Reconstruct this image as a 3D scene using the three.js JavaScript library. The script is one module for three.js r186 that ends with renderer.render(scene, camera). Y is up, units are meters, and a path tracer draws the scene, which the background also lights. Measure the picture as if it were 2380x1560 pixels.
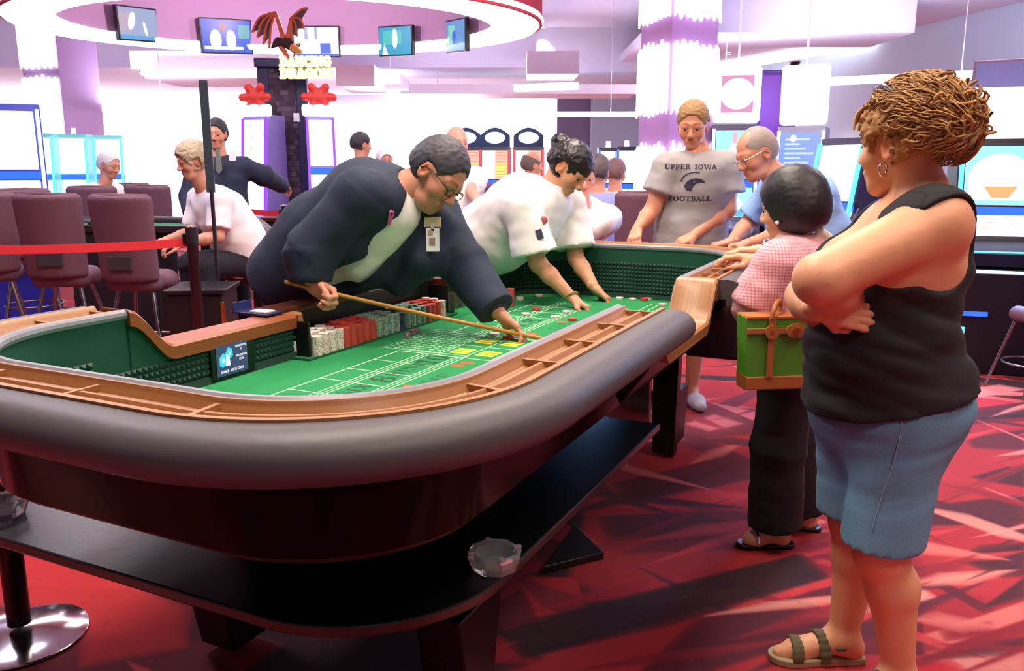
import * as THREE from 'three';
import { RoundedBoxGeometry } from 'three/addons/geometries/RoundedBoxGeometry.js';
import { mergeGeometries } from 'three/addons/utils/BufferGeometryUtils.js';
import { ImprovedNoise } from 'three/addons/math/ImprovedNoise.js';
import { RectAreaLightUniformsLib } from 'three/addons/lights/RectAreaLightUniformsLib.js';

// ---------- camera, exposure, large lights ----------
const scene = new THREE.Scene();
const FOCAL = 1925, PITCH = Math.atan(390 / FOCAL);
const camera = new THREE.PerspectiveCamera(2 * Math.atan(780 / FOCAL) * 180 / Math.PI, 2380 / 1560, 0.05, 120);
camera.position.set(0, 1.4, 0);
camera.rotation.x = -PITCH;
const renderer = new THREE.WebGLRenderer({ antialias: true });
renderer.toneMapping = THREE.LinearToneMapping;
renderer.toneMappingExposure = 1.0;
renderer.shadowMap.enabled = true;
RectAreaLightUniformsLib.init();
scene.background = new THREE.Color(0x000000);

const V = (x, y, z) => new THREE.Vector3(x, y, z);
const SIN = Math.sin(PITCH), COS = Math.cos(PITCH);
// a pixel of the 2380 x 1560 frame at the world depth z
function at(u, v, z) {
  const x = (u - 1190) / FOCAL, y = -(v - 780) / FOCAL;
  const d = V(x, y * COS - SIN, -COS - y * SIN);
  return d.multiplyScalar(z / d.z).add(V(0, 1.4, 0));
}
// the same on the horizontal plane at height h
function onPlane(u, v, h) {
  const x = (u - 1190) / FOCAL, y = -(v - 780) / FOCAL;
  const d = V(x, y * COS - SIN, -COS - y * SIN);
  return d.multiplyScalar((h - 1.4) / d.y).add(V(0, 1.4, 0));
}
// x for a pixel column at a known height and depth
const xAt = (u, y, z) => (u - 1190) / FOCAL * (-(y - 1.4) * SIN - z * COS);
const atH = (u, y, z) => V(xAt(u, y, z), y, z);

let seed = 7;
const rnd = () => { seed = (seed * 1664525 + 1013904223) >>> 0; return seed / 4294967296; };
const rr = (a, b) => a + (b - a) * rnd();
const noise = new ImprovedNoise();

// ---------- naming helpers ----------
const used = new Map();
function numbered(name) {
  const n = used.get(name) || 0; used.set(name, n + 1);
  return n ? name + '_' + String(n).padStart(3, '0') : name;
}
function shade(o) { o.castShadow = true; o.receiveShadow = true; return o; }
function tag(o, label, category, group, kind) {
  o.userData.label = label; if (category) o.userData.category = category;
  if (group) o.userData.group = group; if (kind) o.userData.kind = kind;
  return o;
}
function thing(name, label, category, pos = [0, 0, 0], turn = 0, group) {
  const g = new THREE.Group(); g.name = numbered(name);
  g.position.set(...pos); g.rotation.y = turn; scene.add(g);
  return tag(g, label, category, group);
}
function part(name, geo, mat, parent) {
  const m = shade(new THREE.Mesh(Array.isArray(geo) ? mergeGeometries(geo.map(clean), false) : geo, mat));
  m.name = name; parent.add(m); return m;
}
function solo(name, geo, mat, label, category, group) {
  const m = part(numbered(name), geo, mat, scene); return tag(m, label, category, group);
}
function struct(name, geo, mat) { const m = part(numbered(name), geo, mat, scene); m.userData.kind = 'structure'; return m; }
function dup(root, label, pos, turn) {
  const r = root.clone(); r.name = numbered(root.name.replace(/_\d{3}$/, '')); scene.add(r);
  if (pos) r.position.set(...pos); if (turn !== undefined) r.rotation.y = turn;
  r.userData = { ...root.userData }; if (label) r.userData.label = label; return r;
}
function clean(g) {
  let c = g.index ? g.toNonIndexed() : g.clone();
  for (const k of Object.keys(c.attributes)) if (!['position', 'normal', 'uv'].includes(k)) c.deleteAttribute(k);
  if (!c.attributes.uv) c.setAttribute('uv', new THREE.BufferAttribute(new Float32Array(c.attributes.position.count * 2), 2));
  if (!c.attributes.normal) c.computeVertexNormals();
  return c;
}
const box = (w, h, d, x = 0, y = 0, z = 0, ry = 0, r = 0) => {
  const g = r ? new RoundedBoxGeometry(w, h, d, 2, r) : new THREE.BoxGeometry(w, h, d);
  if (ry) g.rotateY(ry); g.translate(x, y, z); return g;
};
const cyl = (r0, r1, h, x = 0, y = 0, z = 0, n = 24) => new THREE.CylinderGeometry(r0, r1, h, n).translate(x, y, z);
function bar(a, b, r0, r1 = r0, n = 12) {
  const d = b.clone().sub(a), g = new THREE.CylinderGeometry(r1, r0, d.length(), n);
  g.applyQuaternion(new THREE.Quaternion().setFromUnitVectors(V(0, 1, 0), d.normalize()));
  const m = a.clone().add(b).multiplyScalar(.5); return g.translate(m.x, m.y, m.z);
}
function tube(pts, r, seg = 40, n = 8, closed = false) {
  return new THREE.TubeGeometry(new THREE.CatmullRomCurve3(pts, closed), seg, r, n, closed);
}
const lathe = (pts, n = 32) => new THREE.LatheGeometry(pts.map(p => new THREE.Vector2(...p)), n);
function extrude(pts, depth, bevel = 0) {
  const s = new THREE.Shape(pts.map(p => new THREE.Vector2(...p)));
  return new THREE.ExtrudeGeometry(s, { depth, bevelEnabled: bevel > 0, bevelThickness: bevel, bevelSize: bevel, bevelSegments: 2, curveSegments: 12 });
}
// ---------- materials ----------
const lin = (hex) => new THREE.Color(hex);
function std(color, roughness = .8, extra = {}) { return new THREE.MeshStandardMaterial({ color, roughness, ...extra }); }
function glow(color, strength, base = 0x222222) { return new THREE.MeshStandardMaterial({ color: base, emissive: color, emissiveIntensity: strength, roughness: .4 }); }
function canvasTex(w, h, draw, repeat = false) {
  const c = document.createElement('canvas'); c.width = w; c.height = h;
  const x = c.getContext('2d'); draw(x, w, h);
  const t = new THREE.CanvasTexture(c); t.colorSpace = THREE.SRGBColorSpace;
  t.magFilter = THREE.LinearFilter; t.anisotropy = 8;
  if (repeat) t.wrapS = t.wrapT = THREE.RepeatWrapping;
  return t;
}
function grainTex(n, base, amp, sx, sy, sd = 1) { // soft grey noise for bump maps and weave
  const d = new Uint8Array(n * n * 4);
  for (let j = 0; j < n; j++) for (let i = 0; i < n; i++) {
    let v = base + amp * (noise.noise(i * sx, j * sy, sd) + .5 * noise.noise(i * sx * 2.7, j * sy * 2.7, sd + 9));
    v = Math.max(0, Math.min(255, v)); const k = (j * n + i) * 4; d[k] = d[k + 1] = d[k + 2] = v; d[k + 3] = 255;
  }
  const t = new THREE.DataTexture(d, n, n); t.wrapS = t.wrapT = THREE.RepeatWrapping; t.magFilter = THREE.LinearFilter; t.needsUpdate = true; return t;
}
const leatherBump = grainTex(256, 128, 90, .21, .21, 3);
const weaveBump = grainTex(256, 128, 80, .5, .5, 5);
const woodTex = canvasTex(512, 512, (x, w, h) => {
  x.fillStyle = '#b07f50'; x.fillRect(0, 0, w, h);
  for (let i = 0; i < 420; i++) {
    const y = rr(0, h), t = rnd(); x.strokeStyle = t < .5 ? `rgba(110,66,30,${rr(.05, .25)})` : `rgba(220,170,116,${rr(.05, .2)})`;
    x.lineWidth = rr(.6, 3.4); x.beginPath(); x.moveTo(0, y); x.bezierCurveTo(w * .3, y + rr(-8, 8), w * .6, y + rr(-8, 8), w, y + rr(-3, 3)); x.stroke();
  }
}, true);
const M = {
  wood: std(0xe2d8ce, .42, { map: woodTex }),
  darkwood: std(0x6b4028, .35, { map: woodTex }),
  chrome: std(0xd8d8dc, .12, { metalness: 1 }),
  steel: std(0x9a9aa2, .3, { metalness: 1 }),
  gold: std(0xcaa45a, .25, { metalness: 1 }),
  black: std(0x0c0b0e, .35),
  blackgloss: new THREE.MeshPhysicalMaterial({ color: 0x08070a, roughness: .16, clearcoat: .6, clearcoatRoughness: .1 }),
  vinyl: std(0x4a464a, .52, { bumpMap: leatherBump, bumpScale: .0006 }),
  brownpurple: std(0x6a4658, .6, { bumpMap: leatherBump, bumpScale: .0006 }),
  white: std(0xf2f0f2, .7),
  glass: new THREE.MeshPhysicalMaterial({ color: 0xf4f8fa, roughness: .06, transmission: .86, thickness: .02, ior: 1.52 }),
  pane: new THREE.MeshPhysicalMaterial({ color: 0xf2fbf6, roughness: .02, transmission: 1, thickness: 0, ior: 1.45 }),
  skin: std(0xd39b7c, .55),
};
// ceiling lights: a glowing panel and an area light of the same size just under it
function ceilingPanel(x, y, z, w, d, power, color, label) {
  const g = thing('ceiling_light', label, 'light', [x, y, z], 0, 'square ceiling lights');
  part('housing', box(w + .06, .05, d + .06, 0, .03, 0), M.white, g);
  part('diffuser', box(w, .012, d, 0, -.002, 0), glow(color, 2.2), g);
  const l = new THREE.RectAreaLight(color, power, w, d); l.position.set(x, y - .02, z); l.rotation.x = -Math.PI / 2; scene.add(l);
}
// ================= the setting =================
const CEIL = 4.3;
ceilingPanel(-.6, CEIL - .06, -2.2, 1.2, 1.2, 34, 0xfff0dc, 'square ceiling light above the near end of the craps table');
ceilingPanel(.6, CEIL - .06, -4.6, 1.2, 1.2, 34, 0xfff0dc, 'square ceiling light above the far end of the craps table');
ceilingPanel(2.6, CEIL - .06, -1.6, 1.2, 1.2, 19, 0xffe8d2, 'square ceiling light above the woman in the black tank top');
ceilingPanel(1.6, CEIL - .06, .9, 1.2, 1.2, 16, 0xfff0e0, 'square ceiling light behind the camera over the aisle');
ceilingPanel(-3.6, CEIL - .06, -5.2, 1.2, 1.2, 30, 0xf4ecff, 'square ceiling light above the card table chairs');
ceilingPanel(4.2, CEIL - .06, -6.4, 1.2, 1.2, 30, 0xf0e6ff, 'square ceiling light above the aisle by the right wall');

// carpet: red ground with angular shards, in a 14 m repeat
const FX0 = -6, FZ0 = -13, FS = 14;
const carpetTex = canvasTex(2048, 2048, (x, w, h) => {
  const k = w / FS;
  const px = p => [(p.x - FX0) * k, (p.z - FZ0) * k];
  x.fillStyle = '#ac2029'; x.fillRect(0, 0, w, h);
  const poly = (pts, c) => { x.fillStyle = c; x.beginPath(); pts.forEach((p, i) => i ? x.lineTo(...p) : x.moveTo(...p)); x.closePath(); x.fill(); };
  const cols = ['#bd2c3a', '#931b2b', '#cc464e', '#821a29', '#d35d62', '#b02836', '#701826'];
  for (let i = 0; i < 520; i++) { // broad shards
    const cx = rr(0, w), cy = rr(0, h), a = rr(-.5, .5) + (rnd() < .3 ? 1.0 : .25), L = rr(40, 240), W = rr(10, 46);
    const c = Math.cos(a), s = Math.sin(a), q = (u, v) => [cx + u * c - v * s, cy + u * s + v * c];
    const col = cols[Math.floor(rnd() * cols.length)];
    for (const ox of [-w, 0, w]) for (const oy of [-h, 0, h]) {
      if (cx + ox < -300 || cx + ox > w + 300 || cy + oy < -300 || cy + oy > h + 300) continue;
      x.save(); x.translate(ox, oy); poly([q(-L, -W * rr(.2, 1)), q(L * .4, -W), q(L, 0), q(L * .2, W), q(-L * .8, W * .6)], col); x.restore();
    }
  }
  for (let i = 0; i < 230; i++) { // dark shards and pale slivers
    const cx = rr(0, w), cy = rr(0, h), a = rr(-.35, .35) + (rnd() < .35 ? .9 : 0), L = rr(40, 190), W = rr(6, 26), pale = rnd() < .3;
    const c = Math.cos(a), s = Math.sin(a), q = (u, v) => [cx + u * c - v * s, cy + u * s + v * c];
    poly([q(-L, -W * .1), q(L * .3, -W), q(L, W * .1), q(L * .1, W * .9)], pale ? (rnd() < .5 ? '#e98a86' : '#e0666a') : (rnd() < .5 ? '#3a1220' : '#561426'));
  }
  // the shards nearest the camera, where the photograph shows them
  const soft = (pts, c) => { const m = pts.reduce((a, p) => [a[0] + p[0] / pts.length, a[1] + p[1] / pts.length], [0, 0]); for (const e of [5, 3, 1, -1, -3]) { x.globalAlpha = .36; poly(pts.map(p => { const dx = p[0] - m[0], dy = p[1] - m[1], l = Math.hypot(dx, dy) || 1; return [p[0] + dx / l * e, p[1] + dy / l * e]; }), c); } x.globalAlpha = 1; };
  const F = (list, c) => soft(list.map(([u, v]) => px(onPlane(u, v, 0))), c);
  F([[1080, 1560], [1240, 1525], [1900, 1345], [1960, 1480], [1750, 1560]], '#ac2029');
  F([[1400, 1040], [1900, 1000], [1900, 1300], [1450, 1400], [1330, 1340]], '#ac2029');
  F([[1240, 1525], [1560, 1440], [1720, 1450], [1500, 1560], [1250, 1560]], '#bb2d38');
  F([[2140, 1000], [2380, 980], [2380, 1560], [2150, 1560]], '#a82430');
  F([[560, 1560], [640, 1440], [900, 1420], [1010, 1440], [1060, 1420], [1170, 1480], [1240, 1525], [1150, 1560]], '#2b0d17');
  F([[1010, 1425], [1050, 1420], [1065, 1560], [1010, 1560]], '#a3152a');
  F([[1080, 1450], [1190, 1500], [1235, 1535], [1060, 1540]], '#ab172b');
  F([[1500, 1560], [1640, 1440], [1930, 1385], [1930, 1470], [1640, 1560]], '#531323');
  F([[1250, 1420], [1370, 1380], [1500, 1345], [1480, 1380]], '#9c142a');
  F([[1430, 1125], [1690, 1060], [1750, 1110], [1500, 1170]], '#5c1426');
  F([[1400, 1200], [1700, 1190], [1760, 1215], [1430, 1255]], '#5c1728');
  F([[1450, 1285], [1600, 1240], [1780, 1240], [1700, 1275]], '#741628');
  F([[1600, 1000], [1780, 1085], [1740, 1100], [1590, 1030]], '#6a1427');
  F([[1580, 975], [1750, 905], [1770, 915], [1640, 985]], '#6e1528');
  F([[1650, 935], [1770, 960], [1770, 985]], '#d06a70');
  F([[1440, 1180], [1620, 1140], [1760, 1150], [1640, 1180]], '#d8343f');
  F([[1600, 985], [1660, 965], [1720, 985], [1650, 1000]], '#c8626c');
  F([[2140, 1180], [2380, 1150], [2380, 1213], [2120, 1222]], '#4a1524');
  F([[2235, 1300], [2290, 1275], [2380, 1265], [2380, 1330], [2330, 1335]], '#40131f');
  F([[2270, 1108], [2340, 1088], [2380, 1088], [2380, 1130], [2290, 1115]], '#3f131f');
  F([[2280, 1415], [2380, 1345], [2380, 1385]], '#3e121e');
  F([[2115, 1310], [2290, 1405], [2270, 1415], [2120, 1330]], '#5a1424');
  F([[2140, 1368], [2168, 1390], [2135, 1398]], '#e9a49c');
  F([[2140, 1480], [2380, 1400], [2380, 1440], [2200, 1500]], '#e27a74');
  F([[2180, 1520], [2300, 1500], [2380, 1530], [2380, 1560], [2220, 1560]], '#e69a8e');
  F([[2200, 1460], [2290, 1450], [2300, 1475], [2210, 1485]], '#8d1626');
  F([[2110, 1560], [2200, 1540], [2230, 1560]], '#c61c2e');
  F([[2250, 1020], [2380, 1000], [2380, 1045], [2270, 1040]], '#561726');
  F([[2230, 955], [2380, 935], [2380, 960], [2240, 975]], '#571929');
  F([[2240, 905], [2320, 895], [2380, 905], [2270, 925]], '#e78c88');
  F([[0, 1290], [120, 1300], [330, 1370], [200, 1420], [0, 1400]], '#c2242a');
  F([[200, 1430], [330, 1370], [430, 1420], [420, 1500], [200, 1540]], '#c4282c');
  F([[540, 1470], [640, 1500], [560, 1560], [520, 1520]], '#b01a28');
  F([[640, 1460], [800, 1450], [790, 1500], [660, 1490]], '#4a1024');
  for (let i = 0; i < 84; i++) { // thin slivers of the print over the aisle
    const u = rr(1400, 2600), v = rr(900, 1540), k2 = (v - 390) * .00085, L = rr(60, 240) * k2 * 1.6, W2 = rr(5, 20) * k2, sl = rnd() < .7 ? rr(-.42, -.12) : rr(.05, .5), t = rnd();
    F([[u - L, v - L * sl], [u - L * .2, v - L * .2 * sl - W2], [u + L, v + L * sl], [u + L * .1, v + L * .1 * sl + W2 * .9]], t < .26 ? '#d8766f' : t < .4 ? '#e59a8c' : t < .62 ? '#55172a' : t < .8 ? '#cf3a40' : '#8c1a28');
  }
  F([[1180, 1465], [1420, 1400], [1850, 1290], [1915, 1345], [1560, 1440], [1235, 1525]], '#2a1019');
  // fibre grain
  for (let i = 0; i < 26000; i++) { x.fillStyle = rnd() < .5 ? 'rgba(255,150,140,.07)' : 'rgba(20,0,6,.10)'; x.fillRect(rr(0, w), rr(0, h), rr(1, 4), rr(1, 3)); }
}, true);
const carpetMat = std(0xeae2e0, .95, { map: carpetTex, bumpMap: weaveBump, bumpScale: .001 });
{
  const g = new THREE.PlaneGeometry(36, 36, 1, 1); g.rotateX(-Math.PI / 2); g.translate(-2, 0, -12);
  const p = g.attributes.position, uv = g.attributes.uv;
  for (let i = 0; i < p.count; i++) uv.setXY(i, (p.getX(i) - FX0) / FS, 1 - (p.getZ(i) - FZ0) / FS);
  const b = new THREE.BoxGeometry(36, .2, 36).translate(-2, -.105, -12);
  const f = struct('floor', g, carpetMat); const s = part('floor_slab', b, std(0x555055), f);
}
const wallPaint = std(0xc6dcec, .85), lavender = std(0xdcdaec, .9), whitePaint = std(0xf4f0fa, .9), mauve = std(0x9a6488, .85);
// ceiling with the round opening of the ring left clear of it
struct('ceiling', box(36, .2, 36, -2, CEIL + .1, -12), lavender);
// right wall: runs away to the left
const RW0 = V(8.35, 0, -6), RW1 = V(3.9, 0, -24.3);
{
  const d = RW1.clone().sub(RW0), L = d.length(), a = Math.atan2(-d.z, d.x);
  struct('wall_right', box(L, CEIL, .2, 0, CEIL / 2, 0).rotateY(a).translate((RW0.x + RW1.x) / 2 + .1, 0, (RW0.z + RW1.z) / 2), wallPaint);
}
struct('wall_right', box(.2, CEIL, 12.2, 8.5, CEIL / 2, 0), std(0xd9d8dc, .85));
struct('wall_back', box(21, CEIL, .2, -6.2, CEIL / 2, -24.6), whitePaint);
struct('wall_left', box(.2, CEIL, 31, -16.4, CEIL / 2, -9.2), whitePaint);
struct('wall_front', box(25, CEIL, .2, -4, CEIL / 2, 6.1), std(0x8f8894, .9));
// ================= the craps table =================
const TH = .452, TC = V(-.094, 0, -2.847);
const table = thing('craps_table', 'long craps table with green felt, wooden chip rail and black padded armrest', 'table', [TC.x, 0, TC.z], -TH);
const tW = (x, h, z) => V(x, h, z).applyAxisAngle(V(0, 1, 0), -TH).add(TC);          // table to world
const tL = p => p.clone().sub(TC).applyAxisAngle(V(0, 1, 0), TH);                     // world to table
const W0 = .588, L0 = 1.5, R0 = .33, FELT = .75, RAIL = 1.02, LOW = .9;
const Q = Math.PI * R0 / 2, SA = L0 - R0, SB = 2 * (W0 - R0), LOOP = 2 * (2 * SA + SB + 2 * Q) - 2 * SA + 2 * SA - SB * 0;
function loopAt(s) { // from the middle of the right side towards the near end and round
  let t = s; const seg = [SA, Q, SB, Q, 2 * SA, Q, SB, Q, SA];
  let k = 0; while (k < 8 && t > seg[k]) { t -= seg[k]; k++; }
  const cw = W0 - R0, cl = L0 - R0, arc = (cx, cz, a) => ({ x: cx + R0 * Math.cos(a), z: cz + R0 * Math.sin(a), nx: Math.cos(a), nz: Math.sin(a) });
  switch (k) {
    case 0: return { x: W0, z: t, nx: 1, nz: 0 };
    case 1: return arc(cw, cl, t / R0);
    case 2: return { x: cw - t, z: L0, nx: 0, nz: 1 };
    case 3: return arc(-cw, cl, Math.PI / 2 + t / R0);
    case 4: return { x: -W0, z: cl - t, nx: -1, nz: 0 };
    case 5: return arc(-cw, -cl, Math.PI + t / R0);
    case 6: return { x: -cw + t, z: -L0, nx: 0, nz: -1 };
    case 7: return arc(cw, -cl, 1.5 * Math.PI + t / R0);
    default: return { x: W0, z: -cl + t, nx: 1, nz: 0 };
  }
}
const sLeft = z => SA + 2 * Q + SB + (SA - z), sRight = z => z >= 0 ? z : 2 * (2 * SA + SB + 2 * Q) - 0 + z;
const TOTAL = 4 * SA + 2 * SB + 4 * Q;
function sweep(prof, s0, s1, n, lift = () => 0, caps = true) {
  const pf = typeof prof === 'function' ? prof : () => prof; prof = pf(s0, loopAt((s0 + TOTAL) % TOTAL)); const P = prof.length, pos = [], uv = [], idx = []; let per = [0];
  for (let i = 0; i < P; i++) { const a = prof[i], b = prof[(i + 1) % P]; per.push(per[i] + Math.hypot(a[0] - b[0], a[1] - b[1])); }
  for (let i = 0; i <= n; i++) {
    const s = s0 + (s1 - s0) * i / n, q = loopAt((s + TOTAL) % TOTAL), h = lift(s, q);
    const pr = pf(s, q); for (let j = 0; j <= P; j++) { const a = pr[j % P]; pos.push(q.x + q.nx * a[0], a[1] + h, q.z + q.nz * a[0]); uv.push(s * 1.2, per[j] * 1.2); }
  }
  for (let i = 0; i < n; i++) for (let j = 0; j < P; j++) { const a = i * (P + 1) + j, b = a + P + 1; idx.push(a, a + 1, b, b, a + 1, b + 1); }
  if (caps) {
    const tri = THREE.ShapeUtils.triangulateShape(prof.map(p => new THREE.Vector2(...p)), []);
    for (const i of [0, n]) { const k = pos.length / 3; for (let j = 0; j < P; j++) { const a = (i * (P + 1) + j) * 3; pos.push(pos[a], pos[a + 1], pos[a + 2]); uv.push(prof[j][0] * 1.2, prof[j][1] * 1.2); } for (const t of tri) i ? idx.push(k + t[0], k + t[2], k + t[1]) : idx.push(k + t[0], k + t[1], k + t[2]); }
  }
  const g = new THREE.BufferGeometry(); g.setAttribute('position', new THREE.Float32BufferAttribute(pos, 3)); g.setAttribute('uv', new THREE.Float32BufferAttribute(uv, 2)); g.setIndex(idx);
  return flat(g, .6);
}
function flat(g, crease) { // keep edges crisp
  g = g.toNonIndexed(); g.computeVertexNormals();
  const p = g.attributes.position, n = g.attributes.normal, map = new Map();
  const key = i => [p.getX(i), p.getY(i), p.getZ(i)].map(v => Math.round(v * 1e4)).join();
  for (let i = 0; i < p.count; i++) { const k = key(i); map.has(k) ? map.get(k).push(i) : map.set(k, [i]); }
  const out = new Float32Array(p.count * 3), c = Math.cos(crease);
  for (const l of map.values()) for (const i of l) {
    let x = 0, y = 0, z = 0; const a = [n.getX(i), n.getY(i), n.getZ(i)];
    for (const j of l) { const b = [n.getX(j), n.getY(j), n.getZ(j)]; if (a[0] * b[0] + a[1] * b[1] + a[2] * b[2] > c) { x += b[0]; y += b[1]; z += b[2]; } }
    const m = Math.hypot(x, y, z) || 1; out[i * 3] = x / m; out[i * 3 + 1] = y / m; out[i * 3 + 2] = z / m;
  }
  g.setAttribute('normal', new THREE.BufferAttribute(out, 3)); return g;
}
const ring = (cx, cy, r, n) => Array.from({ length: n }, (_, i) => [cx + r * Math.cos(-i / n * 2 * Math.PI), cy + r * Math.sin(-i / n * 2 * Math.PI)]);
const railProf = [[.012, .94], [.012, 1.014], [.018, 1.02], [.024, 1.02], [.028, 1.012], [.036, .999], [.048, .996], [.062, .999], [.069, 1.010], [.076, 1.010], [.083, .999], [.096, .996], [.108, .999], [.117, 1.014], [.124, 1.022], [.136, 1.022], [.138, .94]].reverse();
const armProf = (() => { const a = [[.137, .93], [.137, 1.017]]; for (let i = 0; i <= 14; i++) { const t = Math.PI / 2 - i / 14 * Math.PI * .98; a.push([.168 + .056 * Math.cos(t), .973 + .046 * Math.sin(t)]); } return a.reverse(); })();
const skirtProf = [[.165, .95], [.165, .925], [.1, .89], [.03, .855], [.014, .73], [-.28, .69], [-.28, .70], [.008, .737], [.02, .86], [.09, .91], [.14, .95]].reverse();
const skirtMat = new THREE.MeshPhysicalMaterial({ color: 0x070609, roughness: .14, specularIntensity: .18 });
const nearS = [.31, sLeft(.98)], farS = [sLeft(-1.05), TOTAL - .37];
for (const [k, [a, b]] of [nearS, farS].entries()) {
  const n = Math.round((b - a) / .018);
  part('chip_rail', sweep(railProf, a, b, n), M.wood, table);
  part('rail_bead', sweep(ring(.002, 1.008, .0145, 10), a, b, n), std(0x7d7f88, .35), table);
  part('armrest', sweep(armProf, a, b, n), M.vinyl, table);
  part('inner_wall', sweep([[-.004, .745], [.012, .745], [.012, 1.0], [-.004, 1.0]], a, b, n), std(0x0c4a39, .9, { bumpMap: weaveBump, bumpScale: .0006 }), table);
  part('skirt', sweep(skirtProf, a, b, n), skirtMat, table);
}
// wooden dividers across the two grooves
const divS = [.335, .556, .782, 1.003, 1.226, SA + Q * .93, SA + Q + .25, SA + Q + SB, SA + 1.75 * Q + SB, sLeft(1.16), sLeft(1.0), TOTAL - .42, TOTAL - .58, TOTAL - .74, TOTAL - .9, TOTAL - 1.06];
for (const s of divS) part('divider', sweep([[.03, .994], [.03, 1.012], [.116, 1.012], [.116, .994]].reverse(), s - .0045, s + .0045, 1), M.wood, table);
// low dealer side and stick cut-out: a wooden cap that dips in an S-curve
const smooth = (t) => { t = Math.max(0, Math.min(1, t)); return t * t * (3 - 2 * t); };
const capProf = (a, b, th = .034) => [[a, -th], [a, -.008], [a + .008, 0], [b - .008, 0], [b, -.008], [b, -th]].reverse();
const dip = (z0, z1, lo) => (s, q) => RAIL - (RAIL - lo) * smooth((z0 - Math.abs(q.z)) / (z0 - z1)) + .002;
part('low_rail_cap', sweep(capProf(-.02, .1, .045), sLeft(.985), sLeft(.31), 60, dip(.985, .84, LOW)), std(0xd29c84, .42, { map: woodTex }), table);
part('low_rail_cap', sweep(capProf(-.02, .1, .045), sLeft(-.72), sLeft(-1.055), 40, dip(1.055, .95, LOW)), M.darkwood, table);
part('low_rail_cap', sweep(capProf(-.012, .135, .04), TOTAL - .372, TOTAL + .312, 60, (s, q) => RAIL - .135 * smooth((.37 - Math.abs(q.z)) / .14) + .002), M.wood, table);
part('cut_out_skirt', sweep([[.11, .86], [.014, .73], [-.28, .69], [-.28, .70], [.008, .737], [.09, .86]].reverse(), TOTAL - .372, TOTAL + .312, 20), M.black, table);
for (const [x, y] of [[sLeft(1.05), sLeft(.3)], [sLeft(-.7), sLeft(-1.1)], [sLeft(.31), sLeft(-.71)]]) part('dealer_side_skirt', sweep([[.095, .87], [.09, .69], [-.28, .69], [-.28, .705], [.07, .712], [.07, .87]].reverse(), x, y, 20), M.black, table);
{
  const g = new THREE.CylinderGeometry(.062, .066, .045, 24, 1, false, Math.PI / 2, Math.PI).translate(-W0 - .04, LOW - .0225, .31); g.scale(1, 1, 1);
  part('low_rail_end', g, M.wood, table);
}
const greenWall = std(0x0c4a39, .9, { bumpMap: weaveBump, bumpScale: .0006 }), darkGreen = std(0x08261f, .85), rubber = std(0x0e3a2f, .55);
const wallUnder = (a, b, top) => sweep([[-.004, .745], [.03, .745], [.03, 1], [-.004, 1]].map(p => [p[0], p[1] > .8 ? top : p[1]]), a, b, 30);
const lowWall = f => (s, q) => { const t = Math.max(.8, f(s, q) - .03); return [[-.004, .745], [.03, .745], [.03, t], [-.004, t]]; };
part('low_wall', sweep(lowWall(dip(.985, .84, LOW)), sLeft(.99), sLeft(.31), 50), greenWall, table);
part('low_wall', sweep(lowWall(dip(1.055, .95, LOW)), sLeft(-.72), sLeft(-1.06), 40), darkGreen, table);
part('low_wall', sweep([[-.004, .745], [.03, .745], [.03, .81], [-.004, .81]], TOTAL - .372, TOTAL + .312, 30), darkGreen, table);
// rubber diamond facing on the walls: little pyramids
function pyramids(s0, s1, h0, h1, pitch) {
  const pos = [], q4 = []; const ns = Math.round((s1 - s0) / pitch), nh = Math.max(1, Math.round((h1 - h0) / pitch));
  const pt = (s, h, o) => { const q = loopAt((s + TOTAL) % TOTAL); return [q.x - q.nx * (o + .005), h, q.z - q.nz * (o + .005)]; };
  for (let i = 0; i < ns; i++) for (let j = 0; j < nh; j++) {
    const a = s0 + i * (s1 - s0) / ns, b = s0 + (i + 1) * (s1 - s0) / ns, c = h0 + j * (h1 - h0) / nh, d = h0 + (j + 1) * (h1 - h0) / nh;
    const A = pt(a, c, 0), B = pt(b, c, 0), C = pt(b, d, 0), D = pt(a, d, 0), T = pt((a + b) / 2, (c + d) / 2, pitch * .5);
    pos.push(...A, ...B, ...T, ...B, ...C, ...T, ...C, ...D, ...T, ...D, ...A, ...T);
  }
  const g = new THREE.BufferGeometry(); g.setAttribute('position', new THREE.Float32BufferAttribute(pos, 3));
  g.setAttribute('uv', new THREE.Float32BufferAttribute(new Float32Array(pos.length / 3 * 2), 2)); g.computeVertexNormals(); return g;
}
const sScr0 = sLeft(.705), sScr1 = sLeft(.53);
for (const [a, b, h0, h1] of [[sLeft(1.1), sScr0, .775, .853], [sScr1, sLeft(.32), .775, .853], [sLeft(-1.1), TOTAL - .4, .775, .93], [SA, sLeft(1.1), .775, .9], [.33, SA, .775, .9]]) {
  const m = part('rubber_diamonds', pyramids(a, b, h0, h1, .019), rubber, table); m.userData.kind = 'stuff';
}
part('rubber_strip', [sweep([[-.016, .75], [.0, .75], [.0, .774], [-.012, .774]], nearS[0], sLeft(.31), 220), sweep([[-.016, .75], [.0, .75], [.0, .774], [-.012, .774]], farS[0], farS[1], 160)], std(0x16382f, .8), table);
const rrect = (w, l, r, hole) => { const s = new THREE.Shape(); s.moveTo(w - r, -l); s.absarc(w - r, -l + r, r, -Math.PI / 2, 0); s.absarc(w - r, l - r, r, 0, Math.PI / 2); s.absarc(-w + r, l - r, r, Math.PI / 2, Math.PI); s.absarc(-w + r, -l + r, r, Math.PI, 1.5 * Math.PI); return s; };
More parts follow.
